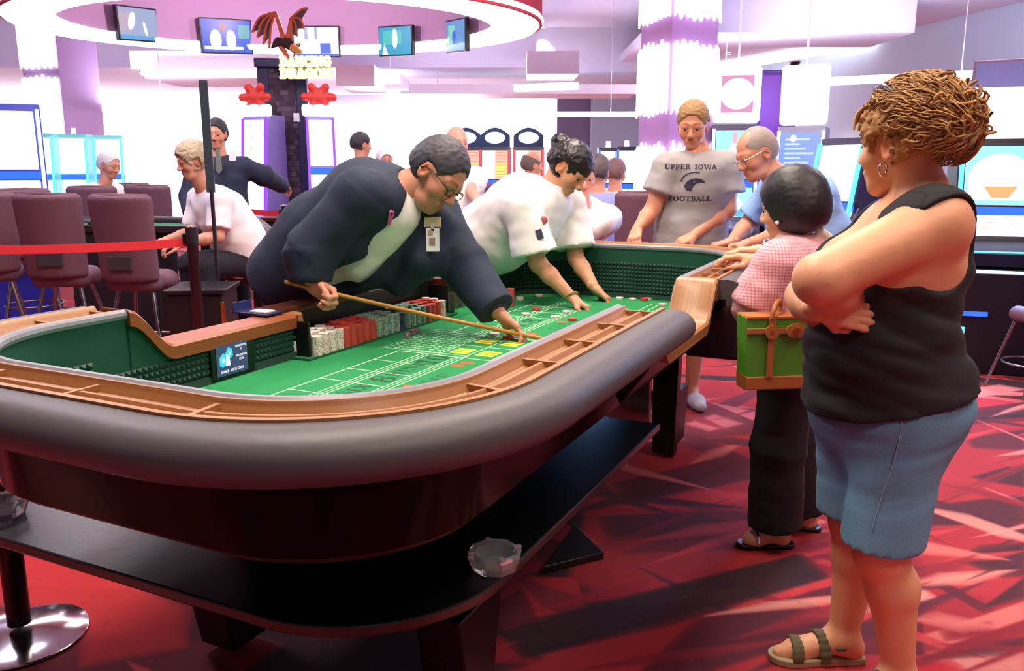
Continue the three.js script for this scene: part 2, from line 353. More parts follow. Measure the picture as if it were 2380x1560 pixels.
const slab = (s, h0, h1, bev = .006) => new THREE.ExtrudeGeometry(s, { depth: h1 - h0 - 2 * bev, bevelEnabled: true, bevelThickness: bev, bevelSize: bev, bevelSegments: 2, curveSegments: 24 }).rotateX(Math.PI / 2).translate(0, h1 - bev, 0);
// playing bed with the printed layout
const LW = 1.36, LL = 3.1;
const layoutTex = canvasTex(1024, 2048, (x, w, h) => {
  const X = (a, b) => [(a + LW / 2) / LW * w, (b + LL / 2) / LL * h];
  x.fillStyle = '#0d7f45'; x.fillRect(0, 0, w, h);
  for (let i = 0; i < 9000; i++) { x.fillStyle = rnd() < .5 ? 'rgba(60,190,120,.06)' : 'rgba(0,50,26,.07)'; x.fillRect(rr(0, w), rr(0, h), rr(1, 5), rr(1, 5)); }
  const line = (pts, lw = 4, c = '#dfe8c4') => { x.strokeStyle = c; x.lineWidth = lw; x.beginPath(); pts.forEach((p, i) => i ? x.lineTo(...X(...p)) : x.moveTo(...X(...p))); x.stroke(); };
  const word = (t, a, b, size, rot, c = '#dfe8c4', sx = 1) => { x.save(); x.translate(...X(a, b)); x.rotate(rot); x.scale(sx, 1); x.fillStyle = c; x.font = `bold ${size}px serif`; x.textAlign = 'center'; x.textBaseline = 'middle'; x.fillText(t, 0, 0); x.restore(); };
  for (const m of [1, -1]) {
    const Z = b => -.13 + m * (b + .13);
    line([[-.322, Z(.9)], [-.322, Z(.06)], [-.054, Z(.06)]]); line([[-.322, Z(.03)], [-.05, Z(.03)], [-.05, Z(.06)]], 2);
    for (const a of [-.222, -.205, -.19]) line([[a, Z(.95)], [a, Z(.075)]], 3);
    for (const a of [-.082, -.068, -.052]) line([[a, Z(.95)], [a, Z(.06)]], 3);
    for (const b of [.215, .36, .505, .65, .8]) line([[-.322, Z(b)], [-.19, Z(b)]], 3), line([[-.19, Z(b)], [-.08, Z(b)]], 3);
    for (const [t, b] of [['10', .135], ['NINE', .285], ['8', .43], ['SIX', .575], ['5', .72]]) {
      x.save(); x.translate(...X(-.136, Z(b))); x.rotate(Math.PI / 2 * -1); x.fillStyle = 'rgba(16,45,32,.75)'; x.font = `bold ${t.length > 2 ? 52 : 84}px serif`; x.textAlign = 'center'; x.textBaseline = 'middle'; x.fillText(t, 0, 0); x.restore();
    }
    word('COME', .02, Z(.42), 60, -Math.PI / 2, 'rgba(20,70,40,.55)');
    for (let b = .12; b < .9; b += .13) { word('DON\u2019T COME', -.2065, Z(b), 12, -Math.PI / 2, '#2f7d4c'); word('PASS LINE', -.0675, Z(b), 13, -Math.PI / 2, '#2f7d4c'); }
    line([[.2, Z(1.1)], [.2, Z(.1)], [.16, Z(.06)]], 3); line([[.24, Z(1.1)], [.24, Z(.06)]], 3); line([[.42, Z(1.2)], [.42, Z(-.1)]], 3); line([[.48, Z(1.2)], [.48, Z(-.1)]], 3);
    word('PASS LINE', .45, Z(.5), 46, -Math.PI / 2);
    for (const [a, b] of [[-.01, .47], [-.015, .17], [-.005, .12], [.08, .35]]) { x.fillStyle = '#b4562a'; x.beginPath(); x.ellipse(...X(a, Z(b)), 20, 12, 0, 0, 7); x.fill(); }
  }
  // centre box
  line([[-.165, .06], [-.165, -.32], [.05, -.32], [.05, .06], [-.165, .06]], 3); line([[-.058, .06], [-.058, -.32]], 3); line([[-.165, -.13], [.05, -.13]], 3);
  for (const [a, b] of [[-.11, -.03], [-.005, -.03], [-.11, -.22], [-.005, -.22]]) for (let k = 0; k < 3; k++) { x.fillStyle = '#d8cf2a'; x.fillRect(X(a - .035, b)[0], X(a, b - .045 + k * .03)[1], 54, 15); }
  for (let i = 0; i < 7; i++) for (let j = 0; j < 12; j++) { x.fillStyle = 'rgba(215,232,205,.8)'; const [a, b] = X(-.4 + i * .033, .02 - j * .031); x.fillRect(a, b, rr(14, 22), 3.5); x.fillRect(a + rr(0, 6), b + 6, rr(10, 18), 3); }
  line([[-.41, .04], [-.41, -.35], [-.18, -.35], [-.18, .04], [-.41, .04]], 2, '#bcd8b4');
  for (const a of [.065, .085, .15]) line([[a, .06], [a, -.34]], 3);
  for (let j = 0; j < 10; j++) { x.fillStyle = '#dfe8c4'; x.fillRect(...X(.1, .03 - j * .036), 26, 9); }
  line([[.06, .07], [.16, .07], [.16, -.35], [.06, -.35]], 3);
});
{
  
  const g2 = slab(rrect(W0 - .001, L0 - .001, R0 - .001), FELT - .012, FELT, .001), p = g2.attributes.position;
  for (let i = 0; i < p.count; i++) g2.attributes.uv.setXY(i, (p.getX(i) + LW / 2) / LW, 1 - (p.getZ(i) + LL / 2) / LL);
  part('felt', g2, std(0xffffff, .92, { map: layoutTex, bumpMap: weaveBump, bumpScale: .0004 }), table);
}
// body, drink shelf and legs
part('body', slab(rrect(.38, 1.02, .3), .3, .735), skirtMat, table);
part('bed_board', slab(rrect(W0 - .012, L0 - .012, R0 - .012), .71, .736), M.black, table);
function shelfShape(m) {
  const w = .56, l = 1.355, r = .36, s = new THREE.Shape(), c = -.254;
  s.moveTo(w, c); s.lineTo(w, l - r); s.absarc(w - r, l - r, r, 0, Math.PI / 2); s.lineTo(-.66, l); s.absarc(-.66, l - .2, .2, Math.PI / 2, Math.PI); s.lineTo(-.86, 1.0); s.lineTo(-.56, .9); s.lineTo(-w, .3); s.lineTo(-.3, .3); s.lineTo(-.3, c + .04); s.lineTo(.36, c + .04); s.lineTo(.4, c);
  const g = slab(s, .478, .506, .005); if (m < 0) g.rotateY(0).scale(1, 1, -1); return g;
}
const shelfMat = new THREE.MeshPhysicalMaterial({ color: 0x0b0a0d, roughness: .3, clearcoat: .4, clearcoatRoughness: .25, bumpMap: leatherBump, bumpScale: .0004 });
part('drink_shelf', shelfShape(1), shelfMat, table);
const legAt = (x, z, s) => [extrude([[-.11, .30], [.11, .30], [.075, .1], [.06, .035], [-.06, .035], [-.075, .1]], .12, .006).rotateY(Math.PI / 2).translate(x - .06, 0, z)];
for (const [x, z] of [[-.40, .86], [.34, .8], [.27, -1.5], [-.4, -1.5]]) {
  const l = part('leg', legAt(x, z, 1), M.black, table);
  part('glide', cyl(.03, .036, .04, x, .02, z), M.chrome, l);
}
part('leg', [extrude([[-.05, 0.02], [.05, 0.02], [.06, .6], [.12, .74], [-.02, .74], [-.06, .45]], .06, .004).translate(.3, 0, -1.36)], M.black, table);
{ // triangular floor plate of the middle support
  const tri = [onPlane(1262, 1335, 0), onPlane(1400, 1300, 0), onPlane(1335, 1235, 0)].map(tL);
  const s = new THREE.Shape(tri.map(p => new THREE.Vector2(p.x, p.z)));
  part('foot_plate', new THREE.ExtrudeGeometry(s, { depth: .02, bevelEnabled: true, bevelThickness: .004, bevelSize: .004, bevelSegments: 2 }).rotateX(Math.PI / 2).translate(0, .025, 0), std(0x1a171a, .3), table);
}
// end panel beside the stick cut-out
part('end_panel', box(.2, .24, .5, .71, .85, -.63, 0, .02), new THREE.MeshPhysicalMaterial({ color: 0x17131f, roughness: .2, clearcoat: .5 }), table);
// chip bank: dark back, wooden ledge, raised counters
part('bank_wall', box(.02, .14, 1.0, -.652, .825, -.17), std(0x0c0b0d, .5), table);
part('bank_ledge', box(.12, .028, 1.06, -.70, .9, -.19, 0, .01), M.darkwood, table);
part('bank_floor', box(.16, .012, 1.02, -.58, .752, -.17), std(0x0b5a34, .9), table);
for (const z of [.31, -.685]) part('bank_divider', box(.14, .13, .012, -.59, .815, z), std(0x0b0b0d, .4), table);
{ const k = tL(onPlane(988, 630, .95)), d = part('digit_display', box(.05, .05, .06, k.x, .945, k.z, 0, .004), M.black, table); const tx = canvasTex(64, 32, (x, w, h) => { x.fillStyle = '#020402'; x.fillRect(0, 0, w, h); x.fillStyle = '#7dff3a'; x.font = 'bold 30px monospace'; x.textAlign = 'center'; x.fillText('11', 32, 27); }); part('digits', new THREE.PlaneGeometry(.03, .016).rotateY(Math.PI / 2).translate(k.x + .0262, .95, k.z), new THREE.MeshStandardMaterial({ color: 0x020202, emissive: 0xffffff, emissiveMap: tx, emissiveIntensity: 1.2 }), d); part('display_post', box(.03, .03, .03, k.x, .918, k.z), M.black, d); const c = tL(onPlane(968, 647, .917)); part('rate_card', box(.06, .003, .1, c.x, .9165, c.z), M.white, table); }
part('dealer_ledge', box(.1, .03, .34, -.72, .885, -.9, 0, .01), M.darkwood, table);
// acrylic sleeve at the far end of the bank
part('acrylic_sleeve', [box(.004, .16, .09, -.53, .84, -.7), box(.004, .16, .09, -.46, .84, -.7), box(.07, .16, .004, -.495, .84, -.655), box(.07, .004, .09, -.495, .918, -.7)], M.pane, table);
// message screen set in the wall
const screenTex = canvasTex(512, 384, (x, w, h) => {
  x.fillStyle = '#3c4668'; x.fillRect(0, 0, w, h);
  x.fillStyle = '#3fd9ea'; x.beginPath(); x.moveTo(50, 150); x.lineTo(110, 100); x.lineTo(170, 130); x.lineTo(160, 240); x.lineTo(100, 280); x.lineTo(48, 250); x.fill();
  x.beginPath(); x.moveTo(150, 110); x.lineTo(200, 40); x.lineTo(260, 70); x.lineTo(270, 160); x.lineTo(210, 190); x.lineTo(165, 160); x.fill();
  x.fillStyle = '#eafcff'; x.beginPath(); x.ellipse(110, 190, 22, 30, 0, 0, 7); x.ellipse(220, 120, 14, 20, 0, 0, 7); x.fill();
  x.beginPath(); x.moveTo(140, 270); x.lineTo(165, 130); x.lineTo(205, 130); x.lineTo(225, 270); x.fill();
  x.fillStyle = '#ffffff'; x.textAlign = 'center'; x.font = 'bold 38px sans-serif';
  x.fillText('MINIMUM', 410, 66); x.fillText('$5', 410, 112); x.fillText('MAXIMUM', 410, 186); x.fillText('$500', 410, 234);
  x.font = 'bold 46px sans-serif'; x.fillText('GAME  WELCOME', 250, 350);
});
{
  const s = part('message_screen', box(.014, .115, .185, -W0 + .012, .812, .617, 0, .003), std(0x07070a, .3), table);
  const g = new THREE.PlaneGeometry(.132, .098).rotateY(Math.PI / 2).translate(-W0 + .0205, .814, .625);
  part('display', g, new THREE.MeshStandardMaterial({ color: 0x050505, emissive: 0xffffff, emissiveMap: screenTex, emissiveIntensity: 1.1, roughness: .3 }), s);
}
// ---- chips ----
const edgeTex = {};
function chipMat(key, base, spots) {
  edgeTex[key] = canvasTex(256, 128, (x, w, h) => {
    x.fillStyle = base; x.fillRect(0, 0, w, h); const rows = 24, rh = h / rows;
    for (let j = 0; j < rows; j++) {
      const o = rr(0, w);
      for (let i = 0; i < 6; i++) { x.fillStyle = spots[Math.floor(rnd() * spots.length)]; const a = (o + i * w / 6) % w; x.fillRect(a, j * rh, 15, rh - 1); }
      x.fillStyle = 'rgba(0,0,0,.22)'; x.fillRect(0, j * rh, w, .8);
    }
  }, true);
  return std(0xffffff, .5, { map: edgeTex[key] });
}
const chipKinds = {
  white: chipMat('white', '#efe8df', ['#b8483a', '#8d6a4a', '#efe8df', '#efe8df']),
  red: chipMat('red', '#d2402f', ['#d2402f', '#c9584a', '#7a6f8e', '#d2402f']),
  mixed: chipMat('mixed', '#62988a', ['#e6de86', '#dfe8dc', '#4b86a8', '#e8b07a', '#e6de86', '#3f7470']),
  navy: chipMat('navy', '#16233f', ['#16233f', '#5f7fa8', '#16233f']),
};
function chipStack(kind, n, x, z, label, group, h0 = FELT + .006) {
  const t = n * .0033, pts = [];
  pts.push([0, 0]); for (let i = 0; i < n; i++) { const y = i * .0033; pts.push([.0188, y], [.0195, y + .0006], [.0195, y + .0027], [.0188, y + .0033]); } pts.push([0, t]);
  const g = lathe(pts, 18), p = g.attributes.position;
  for (let i = 0; i < p.count; i++) { const a = Math.atan2(p.getZ(i), p.getX(i)) / (2 * Math.PI) + .5; g.attributes.uv.setXY(i, a * 2, p.getY(i) / .0792); }
  const w = tW(x, h0, z); const o = solo('chip_stack', g, chipKinds[kind], label, 'casino chips', group);
  o.position.copy(w); o.rotation.y = rr(0, 6); return o;
}
{
  const plan = z => z > .12 ? 'white' : z > -.06 ? 'red' : z > -.23 ? 'mixed' : z > -.285 ? 'navy' : z > -.44 ? 'mixed' : z > -.54 ? 'red' : 'white';
  const words = { white: 'cream white', red: 'red', mixed: 'green and yellow', navy: 'dark navy' }, count = {};
  const nth = ['first', 'second', 'third', 'fourth', 'fifth', 'sixth', 'seventh', 'eighth', 'ninth', 'tenth', 'eleventh'], rowName = ['front', 'middle', 'back'];
  for (let row = 0; row < 3; row++) for (let i = 0; i < 22; i++) {
    const z = .275 - i * .0405, k = plan(z), n = row == 0 ? 21 + Math.floor(rnd() * 2) : 23 + Math.floor(rnd() * 2);
    if (row && k == 'navy') continue;
    const c = count[row + k] = (count[row + k] || 0) + 1;
    chipStack(k, n, -.520 - row * .0405, z, `${nth[c - 1]} ${words[k]} chip stack of the ${rowName[row]} bank row, counting from the message screen`, 'chip stacks in the bank', FELT + .0075);
  }
  const fp = (u, v, h = FELT) => tL(onPlane(u, v, h));
  const a = fp(1186, 712); chipStack('red', 26, a.x, a.z, 'single tall stack of red chips alone on the far felt', null, FELT + .001);
  const b = fp(1208, 698); chipStack('white', 5, b.x, b.z, 'short white chip stack beside the tall red stack', null, FELT + .001);
  const bets = [[1246, 721, 'red'], [1222, 733, 'white'], [1252, 690, 'white'], [1316, 728, 'white'], [1290, 740, 'white'], [1330, 745, 'red'], [1150, 780, 'white'], [1200, 782, 'white'], [1180, 786, 'red'], [1497, 699, 'red'], [1505, 697, 'white'], [1540, 711, 'white'], [1440, 696, 'white'], [1470, 698, 'white']];
  const say = ['red chips on a far number box left of the dealer hands', 'white chips on the line below the far number boxes', 'white chips on the farthest number box', 'white chips under the fingers of the white-shirted dealer', 'white chips on the come line in front of the dealer hand', 'red chips gathered under the dealer hand', 'white chips beside the yellow hardway boxes', 'white chips under the fingertips of the suited man', 'red chips beside the tip of the stick', 'red chips on the pass line by the cut-out', 'white chips beside the red ones on the pass line by the cut-out', 'white chip pair tucked against the near rail end', 'white chips on the far pass line', 'white chips in the middle of the far pass line'];
  bets.forEach(([u, v, k], i) => { const p = fp(u, v); chipStack(k, i == 9 ? 4 : 3, p.x, p.z, 'small bet of ' + say[i], null, FELT + .001); });
  // dice on the felt
  const diceMat = new THREE.MeshPhysicalMaterial({ color: 0xc58fa8, roughness: .08, transmission: .7, thickness: .02, ior: 1.45 });
  const pip = [];
  [[948, 786, .3, 'nearest of the clear pink dice on the felt'], [958, 778, .9, 'middle one of the clear pink dice on the felt'], [971, 775, .2, 'farthest of the clear pink dice on the felt']].forEach(([u, v, r, l]) => {
    const p = fp(u, v), w = tW(p.x, FELT + .0105, p.z), g = thing('die', l, 'dice', [w.x, w.y, w.z], r, 'dice on the felt');
    part('cube_body', new RoundedBoxGeometry(.02, .02, .02, 2, .002), diceMat, g);
    const ps = []; for (const [x, z] of [[-.005, -.005], [.005, .005], [0, 0]]) ps.push(cyl(.0018, .0018, .0006, x, .0102, z, 8)); for (const [x, y] of [[-.005, .005], [.005, -.005]]) ps.push(cyl(.0018, .0018, .0006, 0, 0, 0, 8).rotateX(Math.PI / 2).translate(x, y, .0102));
    part('pips', ps, M.white, g);
  });
  // black-lidded canister at the near end of the bank
  const cn = tW(-.60, FELT + .006, .30), can = thing('dice_canister', 'small white canister with black lid beside the end of the chip bank', 'canister', [cn.x, cn.y, cn.z]);
  part('canister_body', cyl(.03, .03, .055, 0, .0275, 0), M.white, can); part('lid', lathe([[0, .077], [.02, .077], [.031, .07], [.031, .055], [0, .055]]), M.black, can);
  // things lying on the ends of the low rail
  const tr = tW(-.70, LOW + .006, .36), tray = thing('clip_tray', 'blue and white paper tray lying on the end of the low wooden rail', 'tray', [tr.x, tr.y, tr.z], -TH);
  part('tray_base', box(.16, .008, .09, 0, .004, 0, 0, .003), std(0x23264e, .4), tray); part('tray_side', box(.004, .035, .09, -.07, .02, 0), std(0x2c3474, .4), tray); part('paper', box(.07, .004, .05, .03, .011, .01), M.white, tray);
}
// glass ashtrays on the shelf
function ashtray(w, label) {
  const g = thing('ashtray', label, 'ashtray', [w.x, w.y, w.z], .3, null);
  const sides = 8, r = [[.0, .012], [.036, .012], [.046, .038], [.056, .044], [.064, .034], [.052, 0], [0, 0]];
  const geo = lathe(r.slice().reverse(), sides); part('bowl', flat(geo, .3), M.glass, g);
  for (let i = 0; i < 4; i++) { const a = i * Math.PI / 2; part('rest_notch', box(.012, .006, .018, Math.sin(a) * .054, .043, Math.cos(a) * .054, a, .002), M.glass, g); }
  return g;
}
{
  const a = onPlane(1150, 1318, .508); ashtray(a, 'faceted clear glass ashtray on the black shelf beside the right corner');
  const b = onPlane(8, 1195, .508); ashtray(b, 'clear glass ashtray at the left end of the black shelf');
}
// ================= people: one implicit surface per body, meshed with surface nets =================
class Field {
  constructor() { this.p = []; this.cuts = []; this.lo = V(1e9, 1e9, 1e9); this.hi = V(-1e9, -1e9, -1e9); this.bump = null; }
  push(f, lo, hi, k, sub = false) { this.p.push({ f, lo, hi, k, sub }); if (!sub) { this.lo.min(lo); this.hi.max(hi); } return this; }
  cap(a, b, ra, rb, k = .03, sub = false) {
    const r = Math.max(ra, rb), lo = a.clone().min(b).subScalar(r), hi = a.clone().max(b).addScalar(r);
    const dx = b.x - a.x, dy = b.y - a.y, dz = b.z - a.z, L = dx * dx + dy * dy + dz * dz || 1e-9;
    return this.push((x, y, z) => { const px = x - a.x, py = y - a.y, pz = z - a.z; let t = (px * dx + py * dy + pz * dz) / L; t = t < 0 ? 0 : t > 1 ? 1 : t; const ex = px - dx * t, ey = py - dy * t, ez = pz - dz * t; return Math.sqrt(ex * ex + ey * ey + ez * ez) - (ra + (rb - ra) * t); }, lo, hi, k, sub);
  }
  ball(c, r, k = .03, sub = false) { return this.cap(c, c.clone().add(V(0, 1e-4, 0)), r, r, k, sub); }
  cone(a, b, ra, rb, k = .02, sub = false) { // flat ends: sleeves and trouser legs
    const r = Math.max(ra, rb), lo = a.clone().min(b).subScalar(r), hi = a.clone().max(b).addScalar(r), d = b.clone().sub(a), L = d.length(); d.normalize();
    return this.push((x, y, z) => { const px = x - a.x, py = y - a.y, pz = z - a.z, t = px * d.x + py * d.y + pz * d.z, q = Math.sqrt(Math.max(0, px * px + py * py + pz * pz - t * t)), u = Math.max(0, Math.min(1, t / L)); return Math.max(q - (ra + (rb - ra) * u), -t, t - L); }, lo, hi, k, sub);
  }
  ell(c, rx, ry, rz, k = .02, B = null, sub = false) { // B: basis [X, Y, Z]
    const r = Math.max(rx, ry, rz), m = Math.min(rx, ry, rz), lo = c.clone().subScalar(r), hi = c.clone().addScalar(r), X = B ? B[0] : V(1, 0, 0), Y = B ? B[1] : V(0, 1, 0), Z = B ? B[2] : V(0, 0, 1);
    return this.push((x, y, z) => { const px = x - c.x, py = y - c.y, pz = z - c.z, a = (px * X.x + py * X.y + pz * X.z) / rx, b = (px * Y.x + py * Y.y + pz * Y.z) / ry, e = (px * Z.x + py * Z.y + pz * Z.z) / rz; const q = Math.sqrt(a * a + b * b + e * e), g = Math.sqrt(a * a / rx / rx + b * b / ry / ry + e * e / rz / rz); return g < 1e-6 ? -m : q * (q - 1) / g; }, lo, hi, k, sub);
  }
  trunk(a, b, side, wa, wb, k = .05) { // elliptical tapered capsule: wa = [half width, half depth]
    const r = Math.max(...wa, ...wb) * 1.02, lo = a.clone().min(b).subScalar(r), hi = a.clone().max(b).addScalar(r), T = b.clone().sub(a), L = T.length(); T.normalize();
    const S = side.clone().addScaledVector(T, -side.dot(T)).normalize();
    return this.push((x, y, z) => {
      const px = x - a.x, py = y - a.y, pz = z - a.z, t = px * T.x + py * T.y + pz * T.z, u = Math.max(0, Math.min(1, t / L)), w = u * u * (3 - 2 * u);
      const s = px * S.x + py * S.y + pz * S.z, f2 = Math.max(0, px * px + py * py + pz * pz - t * t - s * s), ws = wa[0] + (wb[0] - wa[0]) * w, wf = wa[1] + (wb[1] - wa[1]) * w;
      const o = (t < 0 ? t : t > L ? t - L : 0) / Math.min(ws, wf), q = Math.sqrt(s * s / ws / ws + f2 / wf / wf + o * o); const g = Math.sqrt(s * s / (ws ** 4) + f2 / (wf ** 4) + o * o / Math.min(ws, wf) ** 2);
      return g < 1e-6 ? -Math.min(ws, wf) : q * (q - 1) / g;
    }, lo, hi, k);
  }
  cut(n, p) { const d = n.dot(p); this.cuts.push((x, y, z) => n.x * x + n.y * y + n.z * z - d); return this; } // removes the side n points to
  hollow(other, off) { this.holl = [other, off]; return this; }
  sample(x, y, z) {
    let f = .2;
    for (const p of this.p) { const m = p.k + .02; if (x < p.lo.x - m || y < p.lo.y - m || z < p.lo.z - m || x > p.hi.x + m || y > p.hi.y + m || z > p.hi.z + m) continue; f = p.sub ? smax(f, -p.f(x, y, z), p.k) : smin(f, p.f(x, y, z), p.k); }
    for (const c of this.cuts) f = Math.max(f, c(x, y, z));
    return this.bump ? f + this.bump(x, y, z) : f;
  }
  mesh(cell) {
    const pad = cell * 2.5 + .012, lo = this.lo.clone().subScalar(pad), hi = this.hi.clone().addScalar(pad);
    const nx = Math.ceil((hi.x - lo.x) / cell) + 1, ny = Math.ceil((hi.y - lo.y) / cell) + 1, nz = Math.ceil((hi.z - lo.z) / cell) + 1, N = nx * ny * nz;
    const G = new Float32Array(N).fill(.2), sx = 1, sy = nx, sz = nx * ny;
    for (const p of this.p) {
      const m = p.k + cell * 2.5, a = [0, 0, 0], b = [0, 0, 0], n3 = [nx, ny, nz];
      ['x', 'y', 'z'].forEach((c, i) => { a[i] = Math.max(0, Math.floor((p.lo[c] - m - lo[c]) / cell)); b[i] = Math.min(n3[i] - 1, Math.ceil((p.hi[c] + m - lo[c]) / cell)); });
      for (let k = a[2]; k <= b[2]; k++) for (let j = a[1]; j <= b[1]; j++) for (let i = a[0]; i <= b[0]; i++) {
        const q = i + j * sy + k * sz, d = p.f(lo.x + i * cell, lo.y + j * cell, lo.z + k * cell);
        G[q] = p.sub ? smax(G[q], -d, p.k) : smin(G[q], d, p.k);
      }
    }
    for (let k = 0; k < nz; k++) for (let j = 0; j < ny; j++) for (let i = 0; i < nx; i++) {
      const q = i + j * sy + k * sz; if (G[q] > .06) continue; const x = lo.x + i * cell, y = lo.y + j * cell, z = lo.z + k * cell;
      if (this.bump) G[q] += this.bump(x, y, z);
      for (const c of this.cuts) { const d = c(x, y, z); if (d > G[q]) G[q] = d; }
    }
    const id = new Int32Array(N).fill(-1), pos = [], idx = [], E = [[0, 1], [2, 3], [4, 5], [6, 7], [0, 2], [1, 3], [4, 6], [5, 7], [0, 4], [1, 5], [2, 6], [3, 7]], g = new Float64Array(8);
    const off = [0, sx, sy, sx + sy, sz, sx + sz, sy + sz, sx + sy + sz];
    for (let k = 0; k < nz - 1; k++) for (let j = 0; j < ny - 1; j++) for (let i = 0; i < nx - 1; i++) {
      const q = i + j * sy + k * sz; let s = 0; for (let c = 0; c < 8; c++) { g[c] = G[q + off[c]]; if (g[c] < 0) s++; }
      if (s === 0 || s === 8) continue;
      let X = 0, Y = 0, Z = 0, n = 0;
      for (const [a, b] of E) { if ((g[a] < 0) === (g[b] < 0)) continue; const t = g[a] / (g[a] - g[b]); X += (a & 1) + t * ((b & 1) - (a & 1)); Y += (a >> 1 & 1) + t * ((b >> 1 & 1) - (a >> 1 & 1)); Z += (a >> 2) + t * ((b >> 2) - (a >> 2)); n++; }
      id[q] = pos.length / 3; pos.push(lo.x + (i + X / n) * cell, lo.y + (j + Y / n) * cell, lo.z + (k + Z / n) * cell);
    }
    const quad = (a, b, c, d, f) => { if (a < 0 || b < 0 || c < 0 || d < 0) return; f ? idx.push(a, b, c, a, c, d) : idx.push(a, c, b, a, d, c); };
    for (let k = 1; k < nz - 1; k++) for (let j = 1; j < ny - 1; j++) for (let i = 1; i < nx - 1; i++) {
      const q = i + j * sy + k * sz, s = G[q] < 0;
      if (s !== G[q + sx] < 0) quad(id[q - sy - sz], id[q - sz], id[q], id[q - sy], s);
      if (s !== G[q + sy] < 0) quad(id[q - sx - sz], id[q - sx], id[q], id[q - sz], s);
      if (s !== G[q + sz] < 0) quad(id[q - sx - sy], id[q - sy], id[q], id[q - sx], s);
    }
    const geo = new THREE.BufferGeometry(); geo.setAttribute('position', new THREE.Float32BufferAttribute(pos, 3)); geo.setIndex(idx); geo.computeVertexNormals();
    const P = geo.attributes.position, Nn = geo.attributes.normal, uv = new Float32Array(P.count * 2);
    for (let i = 0; i < P.count; i++) { const ax = Math.abs(Nn.getX(i)), az = Math.abs(Nn.getZ(i)), ay = Math.abs(Nn.getY(i)); uv[i * 2] = ay > .8 ? P.getX(i) : ax > az ? P.getZ(i) : P.getX(i); uv[i * 2 + 1] = ay > .8 ? P.getZ(i) : P.getY(i); }
    geo.setAttribute('uv', new THREE.BufferAttribute(uv, 2));
    return geo;
  }
}
function smin(a, b, k) { const h = Math.max(k - Math.abs(a - b), 0) / k; return Math.min(a, b) - h * h * k * .25; }
function smax(a, b, k) { return -smin(-a, -b, k); }
const mixv = (a, b, t) => a.clone().lerp(b, t);
const dirv = (a, b) => b.clone().sub(a).normalize();
const basis = (fwd, up) => { const Z = fwd.clone().normalize(), X = up.clone().cross(Z).normalize(), Y = Z.clone().cross(X); return [X, Y, Z]; }; // X = the person's left
const inB = (c, B, x, y, z) => c.clone().addScaledVector(B[0], x).addScaledVector(B[1], y).addScaledVector(B[2], z);
const folds = (amp, fx, fy, sd) => (x, y, z) => amp * (noise.noise(x * fx + sd, y * fy, z * fx) + .5 * noise.noise(x * fx * 2.3, y * fy * 2.3 + sd, z * fx * 2.3));

// head in its own frame: X left, Y up, Z forward; s = scale
function headField(F, c, B, s, o = {}) {
  const q = (x, y, z) => inB(c, B, x * s, y * s, z * s), e = (x, y, z, a, b, d, k, sub) => F.ell(q(x, y, z), a * s, b * s, d * s, k * s, B, sub);
  const jw = o.jaw || 1;
  e(0, .035, -.014, .077, .088, .097, .02);
  F.trunk(q(0, .0, .022), q(0, -.078, .048), B[0], [.066 * s, .062 * s], [.043 * s * jw, .036 * s], .03 * s);
  e(0, -.098, .066, .024 * jw, .02, .02, .025);
  for (const m of [-1, 1]) {
    e(m * .036, -.032, .056, .03, .028, .03, .03);
    e(m * .034, .002, .100, .0175, .0105, .0155, .012, true);
    F.cap(q(m * .021, .0095, .0865), q(m * .045, .0085, .0805), .0066 * s, .006 * s, .006 * s); F.cap(q(m * .022, -.0085, .087), q(m * .044, -.008, .081), .0035 * s, .0035 * s, .006 * s);
    F.cap(q(m * .012, .024, .086), q(m * .048, .022, .07), .009 * s, .007 * s, .018 * s);
    e(m * .075, -.01, -.008, .011, .033, .021, .008);
    e(m * .083, -.008, -.004, .006, .02, .011, .006, true);
    e(m * .012, -.036, .098, .0095, .0085, .011, .008);
  }
  F.cap(q(0, .012, .086), q(0, -.03, .108), .0085 * s, .0135 * s, .012 * s);
  F.cap(q(-.021, -.063, .085), q(.021, -.063, .085), .0075 * s, .0075 * s, .008 * s);
  F.cap(q(-.016, -.074, .083), q(.016, -.074, .083), .008 * s, .008 * s, .008 * s);
  F.cap(q(-.024, -.0685, .095), q(.024, -.0685, .095), .0022 * s, .0022 * s, .005 * s, true);
  if (o.jowl) e(0, -.09, .03, .05, .03, .045, .03);
}
